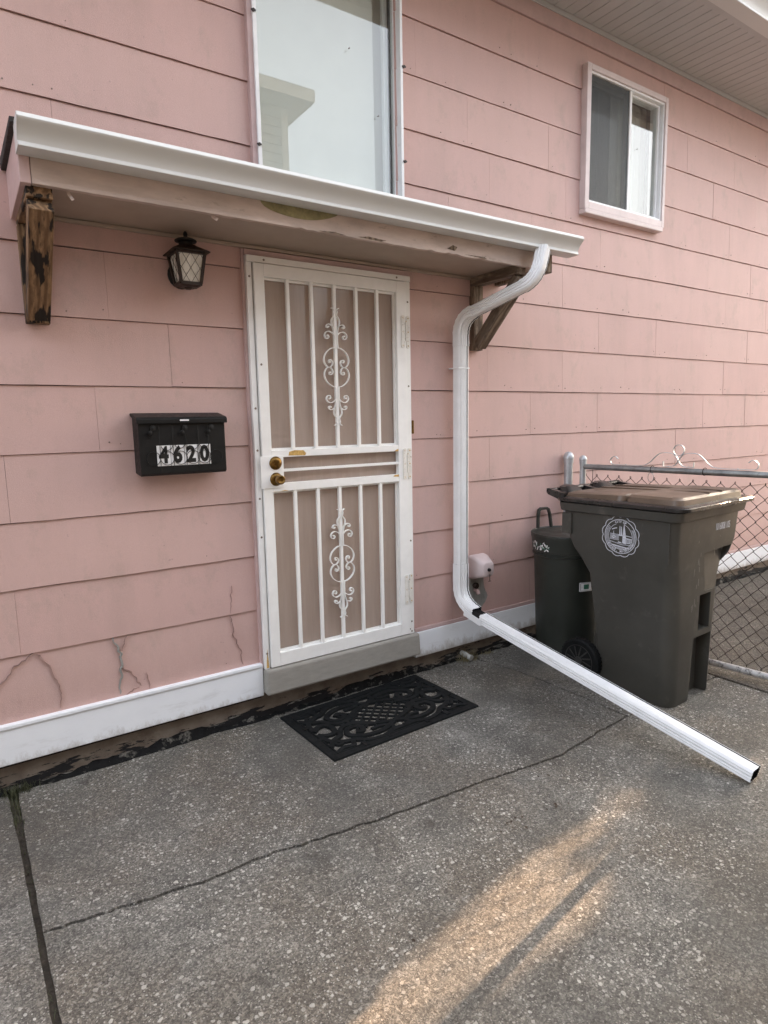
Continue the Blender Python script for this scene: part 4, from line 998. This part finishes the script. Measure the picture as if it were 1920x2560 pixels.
# ================================================================== ROUND CAN
rc = empty('garbage_can', (3.288, -.278, 0)); rc.scale = (.92, .92, .965)
MB().lathe([(.0,.035),(.195,.035),(.205,.02),(.212,.03),(.236,.70),(.2375,.705),(.2375,.715),(.246,.72),(.254,.80),(.258,.812),(.258,.826),(.250,.832),(.240,.828)], (0,0,0), 'z', 48).build('body', 'can', rc, smooth=True, angle=30)
MB().lathe([(.240,.828),(.232,.80),(.226,.72),(.20,.06),(0,.055)], (0,0,0), 'z', 48).build('interior', 'black_metal', rc, smooth=True)  # inner wall coloured black to paint in the shade inside the can
MB().lathe([(.246,.832),(.250,.838),(.256,.838),(.260,.830)], (0,0,0), 'z', 48).lathe([(.242,.690),(.247,.694),(.247,.700),(.2375,.705)], (0,0,0), 'z', 48).build('rim_bead', 'can', rc, smooth=True)
def han(ang):
    c_, s_ = math.cos(R(ang)), math.sin(R(ang)); m = MB()
    def P(t, r_, z): return (c_*r_-s_*t, s_*r_+c_*t, z)
    m.sweep([P(-.068,.240,.80), P(-.056,.252,.925), P(-.046,.256,.958), P(-.030,.257,.968), P(.030,.257,.968), P(.046,.256,.958), P(.056,.252,.925), P(.068,.240,.80)], [(-.009,-.012),(.009,-.012),(.009,.012),(-.009,.012)], (c_, s_, 0))
    m.build('handle', 'can', rc, bevel=.004)
han(84)
def decal(a0, a1, z0, z1, mat, name, r0=.2515, flare=.10):
    m = MB(); n = 6
    for i in range(n):
        t0, t1 = R(a0+(a1-a0)*i/n), R(a0+(a1-a0)*(i+1)/n)
        q = [(r0+flare*(z-.75), z) for z in (z0, z1)]
        m.add([(q[0][0]*math.cos(t0), q[0][0]*math.sin(t0), z0), (q[0][0]*math.cos(t1), q[0][0]*math.sin(t1), z0), (q[1][0]*math.cos(t1), q[1][0]*math.sin(t1), z1), (q[1][0]*math.cos(t0), q[1][0]*math.sin(t0), z1)], [(0,1,2,3)])
    m.build(name, mat, rc)
# worn white and green label under the rim and a square sticker lower down
rl = random.Random(12)
lab = MB(); lab2 = MB()
def scrap(m, a, z, wa, hz_, tilt):
    pts = [(-1,-1),(.2,-1.1),(1,-.7),(1.1,.6),(.1,1),(-.9,.8)]
    P = []
    for u, v in pts:
        aa = R(a+u*wa+tilt*v); z_ = z+v*hz_; r_ = .2482+.1*(z_-.74)+.0008; P.append((r_*math.cos(aa), r_*math.sin(aa), z_))
    m.add(P, [tuple(range(len(P)))])
for k in range(9):
    a = 150+k*1.9; scrap(lab, a+rl.uniform(-.4,.4), .762+rl.uniform(-.02,.024), rl.uniform(.6,1.3), rl.uniform(.006,.014), rl.uniform(-2,2))
    if k % 2: scrap(lab2, a+.6, .764+rl.uniform(-.016,.016), .7, .008, .5)
for k in range(15):
    a = 172+(k % 8)*2.4; scrap(lab, a+rl.uniform(-.6,.6), .748+.026*(k//8)+rl.uniform(-.014,.014), rl.uniform(.7,1.6), rl.uniform(.004,.011), rl.uniform(-2,2))
    if k % 3: scrap(lab2, a+.9, .756+rl.uniform(-.016,.02), .9, .007, .6)
tag(lab.build('worn_label', 'plate', rc), kind='stuff'); tag(lab2.build('worn_label', 'green_print', rc), kind='stuff')
def dec2(a0, a1, z0, z1, mat, e):
    n = 5; m = MB()
    for i in range(n):
        t0, t1 = R(a0+(a1-a0)*i/n), R(a0+(a1-a0)*(i+1)/n)
        rb, rt2 = .212+(.024)*(z0-.03)/.67+e, .212+(.024)*(z1-.03)/.67+e
        m.add([(rb*math.cos(t0), rb*math.sin(t0), z0), (rb*math.cos(t1), rb*math.sin(t1), z0), (rt2*math.cos(t1), rt2*math.sin(t1), z1), (rt2*math.cos(t0), rt2*math.sin(t0), z1)], [(0,1,2,3)])
    m.build('sticker', mat, rc)
dec2(240, 266, .475, .535, 'plate', .0012); dec2(242, 264, .480, .530, 'ink', .0018); dec2(242.6, 263.4, .4815, .5285, 'plate', .0024); dec2(248, 258, .490, .522, 'green_print', .003)
tag(rc, 'round dark green garbage can with one raised handle behind the wheeled bin', 'garbage can')

# ================================================================== GATE, POST
gp = empty('fence_post', (3.545, -.055, 0))
MB().tube([(0,0,-.05), (0,0,1.255)], .030, 18, (0,1,0)).build('post', 'galv_post', gp, smooth=True)
MB().lathe([(.034,1.235),(.034,1.262),(.037,1.264),(.037,1.272),(.033,1.290),(.022,1.306),(.008,1.312),(0,1.313)], (0,0,0), 'z', 18).build('cap', 'galv_post', gp, smooth=True, angle=50)
tag(gp, 'thicker galvanised fence post with round cap next to the house wall', 'post')
ga = math.atan2(3.77-3.60, 1.27)
gt = empty('chain_link_gate', (3.60, -.135, 0), 0)
gt.rotation_euler.z = R(-90)+ga      # local x runs along the gate away from the wall
GL = 1.29; RZ = 1.210
def gpart(m, name, mat, **k): return m.build(name, mat, gt, **k)
gpart(MB().tube([(0,0,.03), (0,0,1.245)], .0215, 16, (0,1,0)), 'upright', 'galv_post', smooth=True)
gpart(MB().lathe([(.0245,1.228),(.0245,1.252),(.027,1.254),(.027,1.262),(.022,1.276),(.010,1.286),(0,1.288)], (0,0,0), 'z', 16), 'cap', 'galv_post', smooth=True, angle=50)
gpart(MB().tube([(GL,0,.03), (GL,0,1.28)], .0215, 12, (0,1,0)), 'upright', 'galv_post', smooth=True)
gpart(MB().tube([(.0,0,RZ), (GL,0,RZ-.004)], .0190, 14), 'top_rail', 'galv', smooth=True)
gpart(MB().tube([(.0,0,.052), (GL,0,.046)], .0190, 14), 'bottom_rail', 'old_rail', smooth=True)
for s_, dz in ((.49, 0), (.81, 0)):
    gpart(MB().tube([(s_+.004*math.cos(a), .0225*math.cos(a), RZ+.0225*math.sin(a)) for a in [R(18*i) for i in range(20)]], .0022, 6, (1,0,0), closed=True), 'tie_wire', 'wire')
gpart(MB().tube([(.49+.018*math.cos(a)*1.0, -.018, RZ-.048+.030*math.sin(a)) for a in [R(20*i) for i in range(18)]], .0016, 5, (0,1,0), closed=True), 'tie_wire', 'galv')
# chain link: zigzag wires that hook into one another
cm = MB(); dw, dh = .0795, .0855; ztop = 1.150; nrow = int((ztop-.075)/(dh/2)); rg = random.Random(2)
h_ = dw/2
for k in range(int((GL-.05)/h_)):
    pts = []
    for r_ in range(nrow+1):
        on = (r_+k) % 2
        pts.append((.028+k*h_+on*(h_+.003)-.0015+rg.uniform(-.0018,.0018), .0035 if on else -.0035, ztop-r_*dh/2+rg.uniform(-.002,.002)))
    cm.tube([(pts[0][0], 0, pts[0][2]+.010)]+pts+[(pts[-1][0], 0, pts[-1][2]-.010)], .0019, 5, (0,1,0))
gpart(cm, 'chain_link_mesh', 'wire')
gpart(MB().tube([(.075,0,.06), (.075,0,1.19)], .002, 5, (0,1,0)), 'tension_bar', 'wire')
# flat-iron scrollwork on the rail
om = MB()
def iron(pts, n=5): om.sweep([(p.x, 0, p.y) for p in spline([(a, b, 0) for a, b in pts], n)], [(-.0016,-.0075),(.0016,-.0075),(.0016,.0075),(-.0016,.0075)], (0,1,0))
C0 = .652; T = RZ+.021
for s_ in (-1, 1):
    def X(d): return C0+s_*d
    iron([(X(.395),T+.040),(X(.415),T+.055),(X(.440),T+.045),(X(.448),T+.022),(X(.432),T+.003),(X(.38),T+.001),(X(.235),T+.003),(X(.185),T+.020),(X(.14),T+.065),(X(.105),T+.085),(X(.04),T+.083),(X(.008),T+.055),(X(.005),T+.030),(X(.035),T+.004),(X(.085),T+.002)], 5)
    iron([(X(.085),T+.002),(X(.092),T+.004),(X(.093),T+.034)], 3)
om.tube([(C0+.033*math.cos(R(15*i)), 0, T+.104+.033*math.sin(R(15*i))) for i in range(24)], .0019, 4, (0,1,0), closed=True)
om.sweep([(C0+.033*math.cos(R(15*i)), 0, T+.104+.033*math.sin(R(15*i))) for i in range(24)], [(-.0016,-.0075),(.0016,-.0075),(.0016,.0075),(-.0016,.0075)], (0,1,0), closed=True)
for d in (-.34, -.06, .06, .34): om.lathe([(.005, T), (.005, T+.006)], (C0+d, 0, 0), 'z', 8)
gpart(om, 'scrollwork', 'galv_post')
gpart(MB().box(GL-.03, GL+.03, -.026, .026, .03, .075), 'corner_clamp', 'wire')
tag(gt, 'grey chain link gate with flat iron scrollwork on its top rail', 'gate')
tag(house, 'pink panel-sided house with white barred security door and two upper windows', 'house')

# ================================================================== AROUND THE VIEW (shade, light and reflections)
nb = empty('neighbour_house', (-1, -6, 0))
def nbp(o): o.parent = nb; o.matrix_parent_inverse = Matrix.Translation((1, 6, 0)); return o
NX, NY = 4.20, -5.45
nbp(MB().box(-10, NX, NY-7, NY, -.05, 5.80).build('wall', 'neigh'))
lap = MB()
for i in range(48):
    z = .25+i*.115; lap.hexa([(-10,NY,z),(NX,NY,z),(NX,NY+.018,z),(-10,NY+.018,z),(-10,NY,z+.113),(NX,NY,z+.113),(NX,NY+.003,z+.113),(-10,NY+.003,z+.113)])
tag(nbp(lap.build('lap_siding', 'neigh')), kind='stuff')
nbp(MB().box(NX-.08, NX+.02, NY+.019, NY+.03, .2, 5.79).build('corner_board', 'neigh_trim'))
nbp(MB().box(-10.3, NX+.28, NY-7.3, NY+.35, 5.81, 5.96).build('eave', 'neigh_trim'))
nbp(MB().hexa([(-10.3,NY-7.3,5.965),(NX+.28,NY-7.3,5.965),(NX+.28,NY+.35,5.965),(-10.3,NY+.35,5.965),(-6.5,NY-3.6,7.4),(NX-3.6,NY-3.6,7.4),(NX-3.6,NY-3.4,7.4),(-6.5,NY-3.4,7.4)]).build('roof', 'shingle'))
tag(nb, 'tan lap-sided house across the driveway seen mirrored in the glass', 'house')
gr = empty('garage', (9, -6, 0))  # unseen building added to block sun at left and bounce it onto the right wall
def grp(o): o.parent = gr; o.matrix_parent_inverse = Matrix.Translation((-9, 6, 0)); return o
grp(MB().box(6.4, 12.4, -9.4, -3.7, -.05, 2.75).build('wall', 'garage_paint'))
grp(MB().hexa([(6.1,-9.7,2.755),(12.7,-9.7,2.755),(12.7,-3.4,2.755),(6.1,-3.4,2.755),(6.1,-6.7,4.3),(12.7,-6.7,4.3),(12.7,-6.4,4.3),(6.1,-6.4,4.3)]).build('roof', 'shingle'))
grp(MB().box(6.09, 12.71, -3.44, -3.405, 2.62, 2.752).build('fascia', 'white_board'))
for k in range(4): grp(box('door_panel', 'white_board', (7.0, 9.6, -3.699, -3.66, .05+k*.53, .56+k*.53)))
tag(gr, 'pale cream garage beyond the gate, outside the view', 'garage')
tr = empty('columnar_tree', (13.0, -.272, 0))  # unseen tree added to trim the sunlight on the concrete
tk = MB(); tk.tube([(0,0,-.1),(.02,.01,1.2),(-.02,.02,2.6),(.02,0,4.2),(.0,.0,7.0)], .12, 10, (0,1,0), scales=[1.3,1,.85,.6,.2])
rt = random.Random(44)
for i in range(22):
    a, z, l = R(i*137.5), 1.2+i*.25, .5-.008*i
    tk.tube([(0,0,z),(l*.5*math.cos(a),l*.5*math.sin(a),z+.25),(l*.8*math.cos(a),l*.8*math.sin(a),z+.6)], .025, 5, None, scales=[1,.7,.3])
tk.build('trunk', 'bark', tr, smooth=True)
cr = MB()
for i in range(20000):
    z = rt.uniform(.9, 8.0); rm = .80 if z < 4.00 else (.34 if z < 6.9 else .34*math.sqrt(max(.02, 1-((z-6.9)/1.15)**2)))  # crown radius stepped to shape the edge and tip of the sun streak
    if z < 1.6: rm *= .5+.5*(z-.9)/.7
    rm += .03*math.sin(z*7)+.03*math.sin(z*17+1)
    a_ = rt.uniform(0, 2*math.pi); r_ = rm*math.sqrt(rt.random())
    c = Vector((r_*math.cos(a_), r_*math.sin(a_), z)); n_ = Vector((rt.gauss(0,1), rt.gauss(0,1), rt.gauss(0,1)+.5)).normalized()
    a = n_.orthogonal().normalized(); b = n_.cross(a); sz = rt.uniform(.05,.085)
    cr.add([c-a*sz, c+b*sz*.5, c+a*sz, c-b*sz*.5], [(0,1,2,3)])
cr.build('crown', 'leaf', tr)
tag(tr, 'narrow columnar tree in the yard beyond the house corner, outside the view', 'tree')
